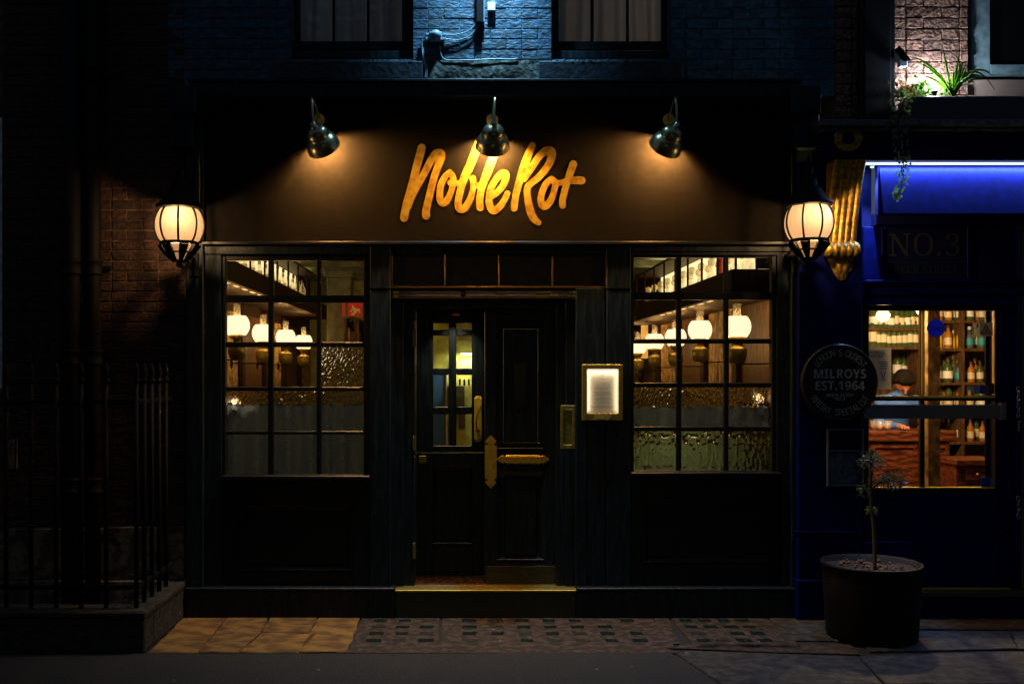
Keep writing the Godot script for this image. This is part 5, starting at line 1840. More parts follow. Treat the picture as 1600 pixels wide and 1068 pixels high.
func dining_room() -> void:
	var glow := lin(1.0, 0.80, 0.48)
	# oil lamps along both walls
	var first := thing("oil_lamp", "lit white globe oil lamp on a brass wall bracket in the dining room", "lamp", Vector3.ZERO, "globe oil lamps along the dining room walls")
	var st := begin(true)
	var prof := []
	for k in 15:
		var y := lerpf(-0.092, 0.092, k / 14.0)
		prof.append(Vector2(0.122 * sqrt(1.0 - pow(y / 0.128, 2.0)), y))
	lathe(st, prof, 32)
	obj("globe", st, mat("lamp_globe", lin(0.85, 0.8, 0.7), 0.4, 0.0, {"glow": [lin(1.0, 0.82, 0.52), 1.25]}), first)
	bulb_light(first, Vector3(0, 0, 0), lin(1.0, 0.56, 0.17), 0.30, 0.08)
	st = begin(true)
	lathe(st, [Vector2(0.036, 0.085), Vector2(0.036, 0.20), Vector2(0.034, 0.205)], 16)
	obj("chimney", st, mats.clear_glass, first)
	st = begin(true)
	lathe(st, [Vector2(0, -0.33), Vector2(0.05, -0.33), Vector2(0.07, -0.315), Vector2(0.085, -0.27), Vector2(0.085, -0.20), Vector2(0.06, -0.185), Vector2(0.035, -0.17), Vector2(0.035, -0.14), Vector2(0.06, -0.13), Vector2(0.068, -0.095), Vector2(0.07, -0.088)], 20)
	obj("font", st, mats.aged_brass, first)
	st = begin(true)
	tube(st, [Vector3(-0.35, -0.33, 0), Vector3(0, -0.335, 0)], 0.006, 8)
	lathe(st, [Vector2(0.06, 0), Vector2(0.055, 0.012), Vector2(0.02, 0.02)], 16, Transform3D(Basis(Vector3.BACK, -PI / 2), Vector3(-0.352, -0.33, 0)))
	obj("bracket", st, mats.iron, first)
	var spots := []
	for p in [[370, 508], [411, 520], [446, 527], [474, 534]]:
		spots.append([p, -2.18])
	for p in [[1152, 510], [1094, 515], [1056, 527], [1023, 533], [997, 541]]:
		spots.append([p, 2.45])
	for k in spots.size():
		var p: Array = spots[k][0]
		var x: float = spots[k][1]
		var dist: float = x / (p[0] - VX) * SCALE * EYE.z
		var where := Vector3(x, EYE.y + (VY - p[1]) / SCALE / EYE.z * dist, EYE.z - dist)
		var o := first if k == 0 else copy(first, where)
		o.set_meta("label", "%s lit globe oil lamp from the window on the %s side wall" % [nth(k if k < 4 else k - 4), "brick house" if k < 4 else "blue shop"])
		o.position = where
		if x > 0:
			o.rotation.y = PI
	# lit cabinets of glassware over the lamps
	var clear_bottle := mat("pale_glass", lin(0.70, 0.60, 0.34), 0.12, 0.0, {"pane": 0.16})
	var green_bottle := mat("green_glass", lin(0.05, 0.075, 0.02), 0.12, 0.0)
	var amber := mat("amber_glass", lin(0.34, 0.13, 0.02), 0.12, 0.0)
	var cream_tag := mat("cream_label", lin(0.62, 0.52, 0.34), 0.6)
	var dark_cap := mat("dark_cap", lin(0.05, 0.02, 0.015), 0.4)
	var red_cap := mat("red_cap", lin(0.45, 0.02, 0.02), 0.4)
	var n := 0
	for c in [[-1.0, -2.53, -2.22, 2.82, 3.28, -7.6, -0.7, "lit glass-fronted cabinet of bottles along the wall of the brick house side"], [1.0, 2.78, 2.42, 2.68, 3.14, -6.4, -0.72, "lit glass-fronted cabinet of decanters along the wall of the blue shop side"]]:
		var s: float = c[0]
		var cab := thing("bottle_cabinet", c[7], "cabinet", Vector3.ZERO, "lit cabinets over the oil lamps")
		var back: float = c[1]; var face: float = c[2]
		st = begin()
		box(st, back - 0.0, back - s * 0.01, c[3], c[4], c[5], c[6])
		obj("light_panel", st, mat("cabinet_panel", lin(0.8, 0.7, 0.45), 0.6, 0.0, {"glow": [lin(1.0, 0.80, 0.40), 1.25]}), cab)
		area_light(cab, Vector3(back - s * 0.03, (c[3] + c[4]) / 2, (c[5] + c[6]) / 2), Vector3(-s, 0, 0), Vector2(c[6] - c[5], c[4] - c[3]), lin(1.0, 0.74, 0.26), 1.3)
		st = begin()
		cbx(st, minf(back, face - s * 0.2), maxf(back, face - s * 0.2), c[3] - 0.20, c[3], c[5], c[6], 0.006)
		obj("bulkhead", st, mats.dark_wood, cab)
		st = begin()
		cbx(st, minf(back, face), maxf(back, face), c[4], c[4] + 0.03, c[5], c[6], 0.004)
		obj("top_board", st, mats.dark_wood, cab)
		st = begin()
		cbx(st, minf(back, face + s * 0.1), maxf(back, face + s * 0.1), c[4] + 0.031, c[4] + 0.04, c[5], c[6], 0.002)
		obj("cove_light", st, mat("cove_light", lin(0.8, 0.75, 0.5), 0.5, 0.0, {"glow": [lin(1.0, 0.84, 0.40), 0.8]}), cab)
		area_light(cab, Vector3((back + face) / 2, c[4] + 0.045, (c[5] + c[6]) / 2), Vector3(0, 1, 0), Vector2(0.2, c[6] - c[5]), lin(1.0, 0.86, 0.42), 1.8)
		st = begin()
		cbx(st, minf(back, face), maxf(back, face), c[3], c[4], c[6], c[6] + 0.03, 0.004)
		obj("end_board", st, mats.dark_wood, cab)
		var bays := 9
		for k in bays + 1:
			var z := lerpf(c[5], c[6] - 0.02, float(k) / bays)
			st = begin()
			cbx(st, minf(face, face + s * 0.02), maxf(face, face + s * 0.02), c[3], c[4], z, z + 0.022, 0.003)
			obj("mullion", st, mats.dark_wood, cab)
		for k in 9:
			var z := -1.0 - k * 0.36
			st = begin()
			cbx(st, face - s * 0.15 - 0.014, face - s * 0.15 + 0.014, c[3] - 0.206, c[3] - 0.2005, z, z + 0.16, 0.001)
			obj("shelf_light", st, mat("shelf_light", lin(0.8, 0.6, 0.4), 0.5, 0.0, {"glow": [lin(1.0, 0.62, 0.30), 0.55]}), cab)
		# what stands in it
		if n == 0:
			var b0 := bottle("wine_bottle", "pale glass bottle standing in the lit cabinet of bottles", "bottles in the lit cabinet", 0.34, 0.042, clear_bottle, mat("backlit_label", lin(0.62, 0.52, 0.34), 0.6, 0.0, {"back": lin(0.9, 0.75, 0.45)}), dark_cap)
			for k in 30:
				var where := Vector3(lerpf(back, face, 0.35 + 0.35 * (k % 2)) , c[3], -1.3 - k * 0.195)
				var b1 := b0 if k == 0 else copy(b0, where)
				b1.position = where
				b1.set_meta("label", "%s pale bottle from the window end of the lit bottle cabinet" % nth(k))
		else:
			var d0 := thing("decanter", "glass decanter with a ball stopper in the lit cabinet of decanters", "decanter", Vector3.ZERO, "decanters in the lit cabinet")
			st = begin(true)
			lathe(st, [Vector2(0, 0), Vector2(0.05, 0), Vector2(0.062, 0.04), Vector2(0.055, 0.11), Vector2(0.022, 0.16), Vector2(0.02, 0.21), Vector2(0.03, 0.22)], 16)
			obj("body", st, clear_bottle, d0)
			st = begin(true)
			ball(st, Vector3(0, 0.262, 0), 0.043, 14)
			obj("stopper", st, mat("stopper_glass", lin(0.80, 0.68, 0.40), 0.12, 0.0, {"pane": 0.5}), d0)
			for k in 24:
				var where := Vector3(lerpf(back, face, 0.35 + 0.35 * (k % 2)), c[3], -1.1 - k * 0.215)
				var d1 := d0 if k == 0 else copy(d0, where)
				d1.position = where
				d1.set_meta("label", "%s ball-stoppered decanter from the window end of the lit cabinet" % nth(k))
			var rb := bottle("red_capped_bottle", "tall red bottle among the decanters in the lit cabinet", "", 0.36, 0.04, mat("red_glass", lin(0.35, 0.02, 0.015), 0.15), mat("red_label", lin(0.4, 0.03, 0.02), 0.6), red_cap)
			rb.position = Vector3(face + s * 0.08, c[3], -2.16)
		n += 1
	# pier, shelf and red poster deep in the room
	var post := thing("pier", "dull green square pier standing in the dining room", "pier", Vector3(-1.72, 0.2, -6.6))
	st = begin()
	cbx(st, -0.17, 0.17, 0.0, 2.95, -0.17, 0.17, 0.01)
	obj("shaft", st, mats.beam, post)
	st = begin()
	cbx(st, -0.21, 0.21, 2.95, 3.05, -0.21, 0.21, 0.012)
	obj("capital", st, mats.beam, post)
	var pz := -6.2
	var bk := thing("bookcase", "dark wooden bookcase under the red poster in the dining room", "bookcase", Vector3(0, 0.2, pz))
	st = begin()
	var bx0 := X(537, pz); var bx1 := X(575, pz)
	cbx(st, bx0, bx1, 0.0, Y(499, pz) - 0.2, -0.3, -0.27, 0.004)
	for e in [[bx0, bx0 + 0.04], [bx1 - 0.04, bx1], [X(553, pz), X(561, pz)]]:
		cbx(st, e[0], e[1], 0.0, Y(497, pz) - 0.2, -0.269, 0.0, 0.004)
	obj("case", st, mats.panelling, bk)
	for k in 3:
		st = begin()
		cbx(st, bx0 + 0.041 + 0.05 * k, bx0 + 0.085 + 0.05 * k, 0.9, Y(512 + 6 * k, pz) - 0.2, -0.2, -0.03, 0.004)
		obj("book", st, [mats.tan_wall, mat("purple_book", lin(0.10, 0.05, 0.08), 0.7), mats.olive][k], bk)
	var po := thing("poster", "red poster with a cream brush flourish in the dining room", "poster", Vector3(0, 0, pz + 0.01))
	st = begin()
	cbx(st, X(544, pz), X(566, pz), Y(494, pz), Y(470, pz), -0.004, 0.0, 0.001)
	obj("sheet", st, mat("poster_red", lin(0.66, 0.012, 0.02), 0.6), po)
	st = begin()
	cbx(st, X(534.5, pz), X(539, pz), Y(494, pz), Y(470, pz), -0.004, 0.0, 0.001)
	obj("side_strip", st, mat("poster_pink", lin(0.60, 0.03, 0.06), 0.6), po)
	st = begin()
	var flourish := [[[548, 487, 1.0], [552, 482, 1.6], [557, 484, 1.4], [553, 489, 1.5], [549, 491, 1.0]], [[551, 478, 1.2], [554, 485, 1.4], [552, 492, 1.0]], [[556, 488, 1.0], [560, 483, 1.4], [562, 488, 1.2]]]
	var strokes := []
	for line in flourish:
		var q := []
		for p in line:
			q.append(Vector3(X(p[0], pz), Y(p[1], pz), p[2] / SCALE * (EYE.z - pz) / EYE.z))
		strokes.append(q)
	inst("flourish", brush_mesh(strokes, 0.004), cream_tag, po, Transform3D(Basis(), Vector3(0, 0, 0.002)))
	# small framed pictures and a pale board on the far side
	for e in [[1002, 1013, 505, 560, -6.8, "pale narrow picture on the dining room wall", lin(0.60, 0.46, 0.22)], [1131.5, 1140.0, 533, 597, -0.9, "thin pale upright board near the dining room window", lin(0.55, 0.42, 0.2)]]:
		var pic := thing("picture", e[5], "picture", Vector3(0, 0, e[4]))
		st = begin()
		cbx(st, X(e[0], e[4]), X(e[1], e[4]), Y(e[3], e[4]), Y(e[2], e[4]), -0.02, 0.0, 0.004)
		obj("board", st, mat("picture " + e[5], e[6], 0.7), pic)
	# cafe curtains on rails, and a tea light behind each window
	n = 0
	for e in [[347, 573, 630, 752, "blue-grey cafe curtain behind the window by the brick house", "curtain_left", 366, 629], [988, 1212, 634, 671, "short blue-grey cafe curtain behind the window by the menu case", "curtain_left", 1186, 622]]:
		var z := -0.20
		var cur := thing("cafe_curtain", e[4], "curtain", Vector3(0, 0, z), "half curtains on brass rails")
		st = begin(true)
		var cols := 110
		var ya := Y(e[3], z); var yb := Y(e[2], z)
		for k in cols:
			for q in 3:
				var p := []
				for v in [[0, 0], [1, 0], [1, 1], [0, 1]]:
					var u := float(k + v[0]) / cols
					var w := float(q + v[1]) / 3
					p.append(Vector3(lerpf(X(e[0], z), X(e[1], z), u), lerpf(ya, yb, w), 0.045 * sin(u * 50.0 + 0.9 * sin(u * 17.0)) * (1.0 - 0.4 * w)))
				tri(st, p[0], p[2], p[1]); tri(st, p[0], p[3], p[2])
		obj("cloth", st, mats[e[5]], cur)
		st = begin(true)
		tube(st, [Vector3(X(e[0], z), yb - 0.005, 0), Vector3(X(e[1], z), yb - 0.005, 0)], 0.008, 8)
		obj("rail", st, mats.brass, cur)
		var tab := thing("dining_table", ["dark dining table behind the curtained window by the brick house", "dark dining table behind the window by the menu case"][n], "table", Vector3((X(e[0], -0.7) + X(e[1], -0.7)) / 2, 0.2, -0.75))
		st = begin()
		cbx(st, -0.5, 0.5, 0.72, 0.75, -0.33, 0.33, 0.008)
		obj("table_top", st, mats.dark_wood, tab)
		for sx in [-0.44, 0.44]:
			for sz in [-0.27, 0.27]:
				st = begin()
				cbx(st, sx - 0.025, sx + 0.025, 0.0, 0.719, sz - 0.025, sz + 0.025, 0.005)
				obj("leg", st, mats.dark_wood, tab)
		var cz := -0.29
		var holder := thing("candle_lamp", ["small lit candle lamp behind the figured panes by the brick house", "small lit candle lamp behind the figured panes by the menu case"][n], "candle", Vector3(X(e[6], cz), Y(e[7], cz), cz))
		st = begin(true)
		lathe(st, [Vector2(0, -0.035), Vector2(0.03, -0.035), Vector2(0.034, 0.0), Vector2(0.032, 0.045)], 16)
		obj("glass_cup", st, mats.clear_glass, holder)
		st = begin(true)
		lathe(st, [Vector2(0.006, -0.012), Vector2(0.010, 0.0), Vector2(0.007, 0.014), Vector2(0, 0.026)], 10)
		obj("flame", st, mat("flame", lin(1, 0.8, 0.5), 0.5, 0.0, {"glow": [lin(1.0, 0.62, 0.25), 6.0]}), holder)
		bulb_light(holder, Vector3(0, 0.005, 0), lin(1.0, 0.58, 0.24), 0.02, 0.008)
		st = begin()
		cbx(st, -0.14, 0.14, -0.06, -0.036, -0.05, 0.05, 0.004)
		obj("ledge", st, mats.dark_wood, holder)
		n += 1

# a painted screen with a blue door and shelves, seen through the inner door's panes
func service_screen() -> void:
	var z := -5.0
	var t := thing("service_screen", "yellow-green screen with a blue door and dark shelves behind the inner door", "screen", Vector3(0, 0, z))
	var part := func(called: String, p0: float, p1: float, q0: float, q1: float, d0: float, d1: float, m: Material) -> void:
		var st := begin()
		cbx(st, X(p0, z), X(p1, z), maxf(Y(q1, z), 0.2), Y(q0, z), d0, d1, 0.006)
		obj(called, st, m, t)
	part.call("board", 655, 762, 488, 760, -0.06, 0.0, mats.lime_wall)
	part.call("blue_door", 668, 696, 575, 760, 0.001, 0.04, mat("blue_door", lin(0.03, 0.10, 0.26), 0.5))
	part.call("door_post", 696.5, 699.5, 575, 760, 0.001, 0.06, mats.cream)
	part.call("cabinet", 700, 726, 602, 634, 0.001, 0.14, mats.beam)
	part.call("cabinet", 717, 727, 645, 668, 0.001, 0.12, mats.beam)
	part.call("dark_band", 706, 760, 562, 577, 0.001, 0.05, mats.olive)
	part.call("dark_band", 706, 760, 500, 533, 0.001, 0.10, mats.olive)
	for k in 5:
		part.call("bottle_block", 703 + k * 7, 706 + k * 7, 592, 602, 0.03, 0.08, mats.iron)
	var st := begin()
	cbx(st, X(720, z), X(740, z), Y(554.5, z), Y(551.5, z), 0.10, 0.13, 0.003)
	obj("tube_lamp", st, mats.tube_lamp, t)
	area_light(t, Vector3(X(730, z), Y(556, z), 0.16), Vector3(0, -1, -0.3), Vector2(0.2, 0.03), lin(1.0, 0.92, 0.62), 0.5)

# a green banquette under the window by the menu case, and an unseen light added over it to brighten it
func banquette() -> void:
	var t := thing("banquette", "green upholstered banquette behind the pebbled panes by the menu case", "bench", Vector3(2.0, 0.2, -1.55))
	var green := mat("green_cloth", lin(0.17, 0.21, 0.11), 0.85, 0.0, {"bump": [noises.grit, 0.1], "tint": mottle(0.8), "scale": 3.0})
	var st := begin()
	cbx(st, -0.75, 0.75, 0.30, 0.46, -0.25, 0.25, 0.04)
	obj("seat", st, green, t)
	for k in 5:
		st = begin()
		cbx(st, -0.75 + 0.3 * k, -0.455 + 0.3 * k, 0.46, 1.02, -0.36, -0.251, 0.04)
		obj("back_cushion", st, green, t)
	st = begin()
	cbx(st, -0.74, 0.74, 0.0, 0.299, -0.30, 0.2, 0.006)
	obj("base", st, mats.dark_wood, t)
	var l := thing("added_tube_light", "slim brass light added above the green banquette", "lamp", Vector3(2.0, 1.36, -1.35))  # added to make the green cloth glow through the pebbled panes
	st = begin(true)
	tube(st, [Vector3(-0.35, 0, 0), Vector3(0.35, 0, 0)], 0.018, 10)
	tube(st, [Vector3(0.0, 0.0, 0), Vector3(0.0, -0.1, -0.45)], 0.008, 8)
	obj("hood", st, mats.brass, l)
	st = begin()
	cbx(st, -0.33, 0.33, -0.024, -0.019, -0.01, 0.01, 0.001)
	obj("tube", st, mat("added_tube", lin(0.9, 0.85, 0.6), 0.5, 0.0, {"glow": [lin(1.0, 0.82, 0.42), 1.5]}), l)
	area_light(l, Vector3(0, -0.028, 0), Vector3(0, -1, -0.35), Vector2(0.66, 0.02), lin(1.0, 0.86, 0.52), 0.20)

func whisky_room() -> void:
	var zb := -3.3
	var x0 := X(1300, 0.0); var x1 := 5.9
	var st := begin()
	box(st, x0, x1, -0.1, 0.18, zb, -0.12)
	obj("room_floor", st, mats.wood_floor, shop)
	st = begin()
	box(st, x0, x1, 2.62, 2.75, zb, -0.12)
	obj("room_ceiling", st, mats.tan_wall, shop)
	st = begin()
	box(st, 3.02, 3.1, 0.18, 2.62, zb, -0.12)
	obj("room_wall", st, mats.tan_wall, shop)
	st = begin()
	box(st, x1 - 0.1, x1, 0.18, 2.62, zb, -0.12)
	obj("room_wall", st, mats.tan_wall, shop)
	st = begin()
	box(st, x0, x1, 0.18, 2.62, zb - 0.1, zb)
	obj("room_wall", st, mats.panelling, shop)
	st = begin()
	box(st, X(1563), x1, 0.1, 2.75, -0.22, -0.201)
	box(st, X(1349), x1, Y(476), 2.75, -0.2, -0.12)
	obj("front_wall", st, mats.deep_blue, shop)
	# tan post behind the mullion
	var post := thing("wooden_post", "tan wooden post behind the mullion of the shop window", "post", Vector3(X(1456, -0.6), 0.18, -0.6))
	st = begin()
	cbx(st, -0.05, 0.05, 0.0, 2.44, -0.05, 0.05, 0.008)
	obj("shaft", st, mats.tan_wall, post)
	st = begin()
	cbx(st, -0.06, 0.06, 0.0, 0.12, -0.06, 0.06, 0.006)
	obj("foot", st, mats.mahogany, post)
	# counter
	var zc := -1.85
	var c := thing("bar_counter", "red-brown mahogany bar counter inside the shop", "counter")
	var cr := X(1496, zc)
	st = begin()
	cbx(st, 3.1, cr, Y(690, zc), Y(673, zc), zc - 0.5, zc, 0.008)
	obj("counter_top", st, mats.mahogany, c)
	st = begin()
	cbx(st, 3.1, cr - 0.05, 0.18, Y(690, zc) - 0.001, zc - 0.48, zc - 0.04, 0.006)
	obj("front", st, mats.mahogany, c)
	for e in [[1362, 1434], [1444, 1484]]:
		st = begin()
		pframe(st, [e[0], e[1], 694, 768], [e[0] + 6, e[1] - 6, 700, 762], zc - 0.04, zc - 0.025, 0.003)
		obj("panel_frame", st, mats.mahogany, c)
	# low drawers beside it
	var d := thing("drawer_chest", "low mahogany drawer chest beside the bar counter", "chest")
	var zd := -1.3
	st = begin()
	cbx(st, X(1494, zd), X(1568, zd), 0.18, Y(727, zd), zd - 0.4, zd, 0.006)
	obj("carcass", st, mats.mahogany, d)
	st = begin()
	cbx(st, X(1492, zd), X(1570, zd), Y(727, zd) + 0.001, Y(718, zd), zd - 0.42, zd + 0.03, 0.006)
	obj("top", st, mats.mahogany, d)
	st = begin()
	pbx(st, 1510, 1552, 732, 750, zd, zd + 0.014, 0.004)
	var dr := obj("drawer", st, mats.mahogany, d)
	st = begin(true)
	ball(st, at(1528, 741, zd + 0.024), 0.012, 10)
	obj("knob", st, mats.brass, dr)
	# shelving: uprights and four shelves of bottles
	var zs := -2.6
	var sh := thing("bottle_shelves", "tall back bar shelves crowded with bottles inside the shop", "shelves")
	var levels := [500, 544, 597, 640, 690]
	for py in levels:
		st = begin()
		cbx(st, X(1446, zs), 5.6, Y(py + 1.5, zs) - 0.02, Y(py, zs), zs - 0.35, zs, 0.004)
		obj("shelf", st, mats.panelling, sh)
	for py in [512, 541]:
		st = begin()
		cbx(st, 3.12, X(1446, zs), Y(py + 1.5, zs) - 0.02, Y(py, zs), zs - 0.35, zs, 0.004)
		obj("shelf", st, mats.panelling, sh)
	st = begin()
	for px in [1445, 1506, 1570]:
		cbx(st, X(px, zs) - 0.015, X(px, zs) + 0.015, 0.18, 2.6, zs - 0.36, zs - 0.002, 0.004)
	obj("upright", st, mats.panelling, sh)
	var cream := mats.cream_label as Material
	var dark := mats.dark_cap as Material
	var white := mat("white_label", lin(0.72, 0.70, 0.62), 0.6)
	var kinds := [
		bottle("wine_bottle", "dark green bottle with a cream label on the back bar shelves", "dark green bottles on the back bar", 0.30, 0.040, mats.green_glass, cream, dark),
		bottle("whisky_bottle", "amber whisky bottle with a cream label on the back bar shelves", "amber bottles on the back bar", 0.27, 0.044, mats.amber_glass, cream, dark),
		bottle("gin_bottle", "yellow glowing bottle with a yellow label on the back bar shelves", "yellow bottles on the back bar", 0.25, 0.042, mat("yellow_glass", lin(0.62, 0.34, 0.02), 0.12, 0.0, {"back": lin(0.6, 0.4, 0.03)}), mat("yellow_label", lin(0.72, 0.46, 0.03), 0.6), mat("pale_cap", lin(0.5, 0.45, 0.35), 0.4)),
		bottle("squat_bottle", "dark bottle with a broad white label on the back bar shelves", "white-labelled bottles on the back bar", 0.28, 0.052, mats.green_glass, white, dark),
		bottle("carton", "teal and white banded bottle carton on the back bar shelves", "banded cartons on the back bar", 0.26, 0.048, mat("dark_carton", lin(0.05, 0.06, 0.06), 0.5), mat("teal_label", lin(0.02, 0.26, 0.28), 0.6), mat("white_cap", lin(0.62, 0.6, 0.5), 0.4)),
	]
	var used := {}
	var looks := ["dark green bottle with a cream label", "amber whisky bottle with a cream label", "glowing yellow bottle", "dark bottle with a broad white label", "teal-banded bottle carton"]
	var put := func(kind: int, px: float, py: float, z: float, place: String) -> void:
		var where := Vector3(X(px, z), Y(py, zs) + 0.0, z)
		if not used.has(kind):
			used[kind] = true
			(kinds[kind] as Node3D).position = where
			(kinds[kind] as Node3D).scale = Vector3.ONE * rng.randf_range(0.85, 1.12)
			kinds[kind].set_meta("label", looks[kind] + ", " + place)
		else:
			copy(kinds[kind], where, looks[kind] + ", " + place).scale = Vector3(1, rng.randf_range(0.86, 1.15), 1) * rng.randf_range(0.74, 0.95)
	# two rows in the near pane: necks of dark bottles over cream labels
	for k in 10:
		put.call(0, 1364 + k * 8.3, 541, zs - 0.10, nth(k) + " along the lower back bar row")
	for k in 9:
		put.call(3 if k % 3 == 0 else 0, 1366 + k * 8.6, 512, zs - 0.12, nth(k) + " along the upper back bar row")
	for k in 4:
		put.call(3, 1403 + k * 9.5, 590, zs - 0.5, nth(k) + " behind the bartender")
	# right-hand shelves
	var rows := [[500, [1, 3, 1, 0, 3, 1, 3, 1, 0, 1, 3]], [544, [2, 2, 1, 2, 2, 1, 4, 3, 4, 3, 3, 1]], [597, [0, 3, 3, 0, 4, 0, 1, 1, 0, 1, 3, 1]], [640, [0, 1, 0, 3, 1, 0, 1, 0, 3, 1, 0, 1]], [690, [0, 0, 1, 0, 1, 0, 0, 1]]]
	for row in rows:
		var ks: Array = row[1]
		for k in ks.size():
			var px := 1466.0 + k * 8.4 + rng.randf_range(-1.5, 1.5) + (35.0 if row[0] == 690 else 0.0)
			put.call(ks[k], px, row[0], zs - 0.10 - 0.08 * (k % 2), "%s from the post, %s shelf down" % [nth(k), nth(rows.find(row))])
	# bare bulbs
	var n := 0
	for e in [[1380, 493, 0.056, -1.0], [1440, 484, 0.045, -1.2]]:
		var t := thing("pendant_bulb", ["large bare glowing globe bulb hanging in the shop window", "smaller bare glowing bulb at the top of the shop window mullion"][n], "lamp", at(e[0], e[1], e[3]))
		st = begin(true)
		ball(st, Vector3.ZERO, e[2], 20)
		obj("bulb", st, mat("globe_bulb", lin(0.9, 0.8, 0.6), 0.4, 0.0, {"glow": [lin(1.0, 0.68, 0.34), 2.6]}), t)
		bulb_light(t, Vector3.ZERO, lin(1.0, 0.70, 0.36), 2.2, 0.05)
		st = begin(true)
		tube(st, [Vector3(0, e[2] * 0.9, 0), Vector3(0, e[2] + 0.05, 0)], 0.018, 10)
		obj("socket", st, mats.aged_brass, t)
		st = begin(true)
		tube(st, [Vector3(0, e[2] + 0.05, 0), Vector3(0, 2.62 - t.position.y, 0)], 0.004, 6)
		obj("flex", st, mats.iron, t)
		n += 1
	# glasses, taps and a pad on the counter
	var ct := Y(673, zc)
	var g0 := thing("tumbler", "clear glass tumbler at the end of the row away from the person", "glass", Vector3(X(1366, zc - 0.2), ct, zc - 0.2), "tumblers on the bar counter")
	st = begin(true)
	lathe(st, [Vector2(0, 0.0), Vector2(0.03, 0.0), Vector2(0.038, 0.09), Vector2(0.036, 0.09), Vector2(0.028, 0.008), Vector2(0, 0.008)], 16)
	obj("wall", st, mats.clear_glass, g0)
	st = begin(true)
	lathe(st, [Vector2(0, 0.009), Vector2(0.0285, 0.009), Vector2(0.032, 0.04), Vector2(0, 0.04)], 16)
	obj("whisky", st, mats.amber_glass, g0)
	for k in 4:
		copy(g0, Vector3(X(1373 + k * 6, zc - 0.15), ct, zc - 0.12 - 0.06 * (k % 2)), "%s glass tumbler from the person on the bar counter" % nth(3 - k))
	for k in 2:
		var tp := thing("beer_tap", ["white ball-handled beer tap nearer the person on the counter", "white ball-handled beer tap at the open end of the counter"][k], "tap", Vector3(X(1468 + k * 15, zc - 0.25), ct, zc - 0.25), "beer taps on the counter")
		st = begin(true)
		tube(st, [Vector3(0, 0, 0), Vector3(0, 0.11, 0)], 0.012, 10)
		obj("column", st, mats.iron, tp)
		st = begin(true)
		ball(st, Vector3(0, 0.125, 0), 0.020, 12)
		obj("handle", st, mats.plastic_white, tp)
	bartender(Vector3(X(1408, -2.25), 0.18, -2.22))

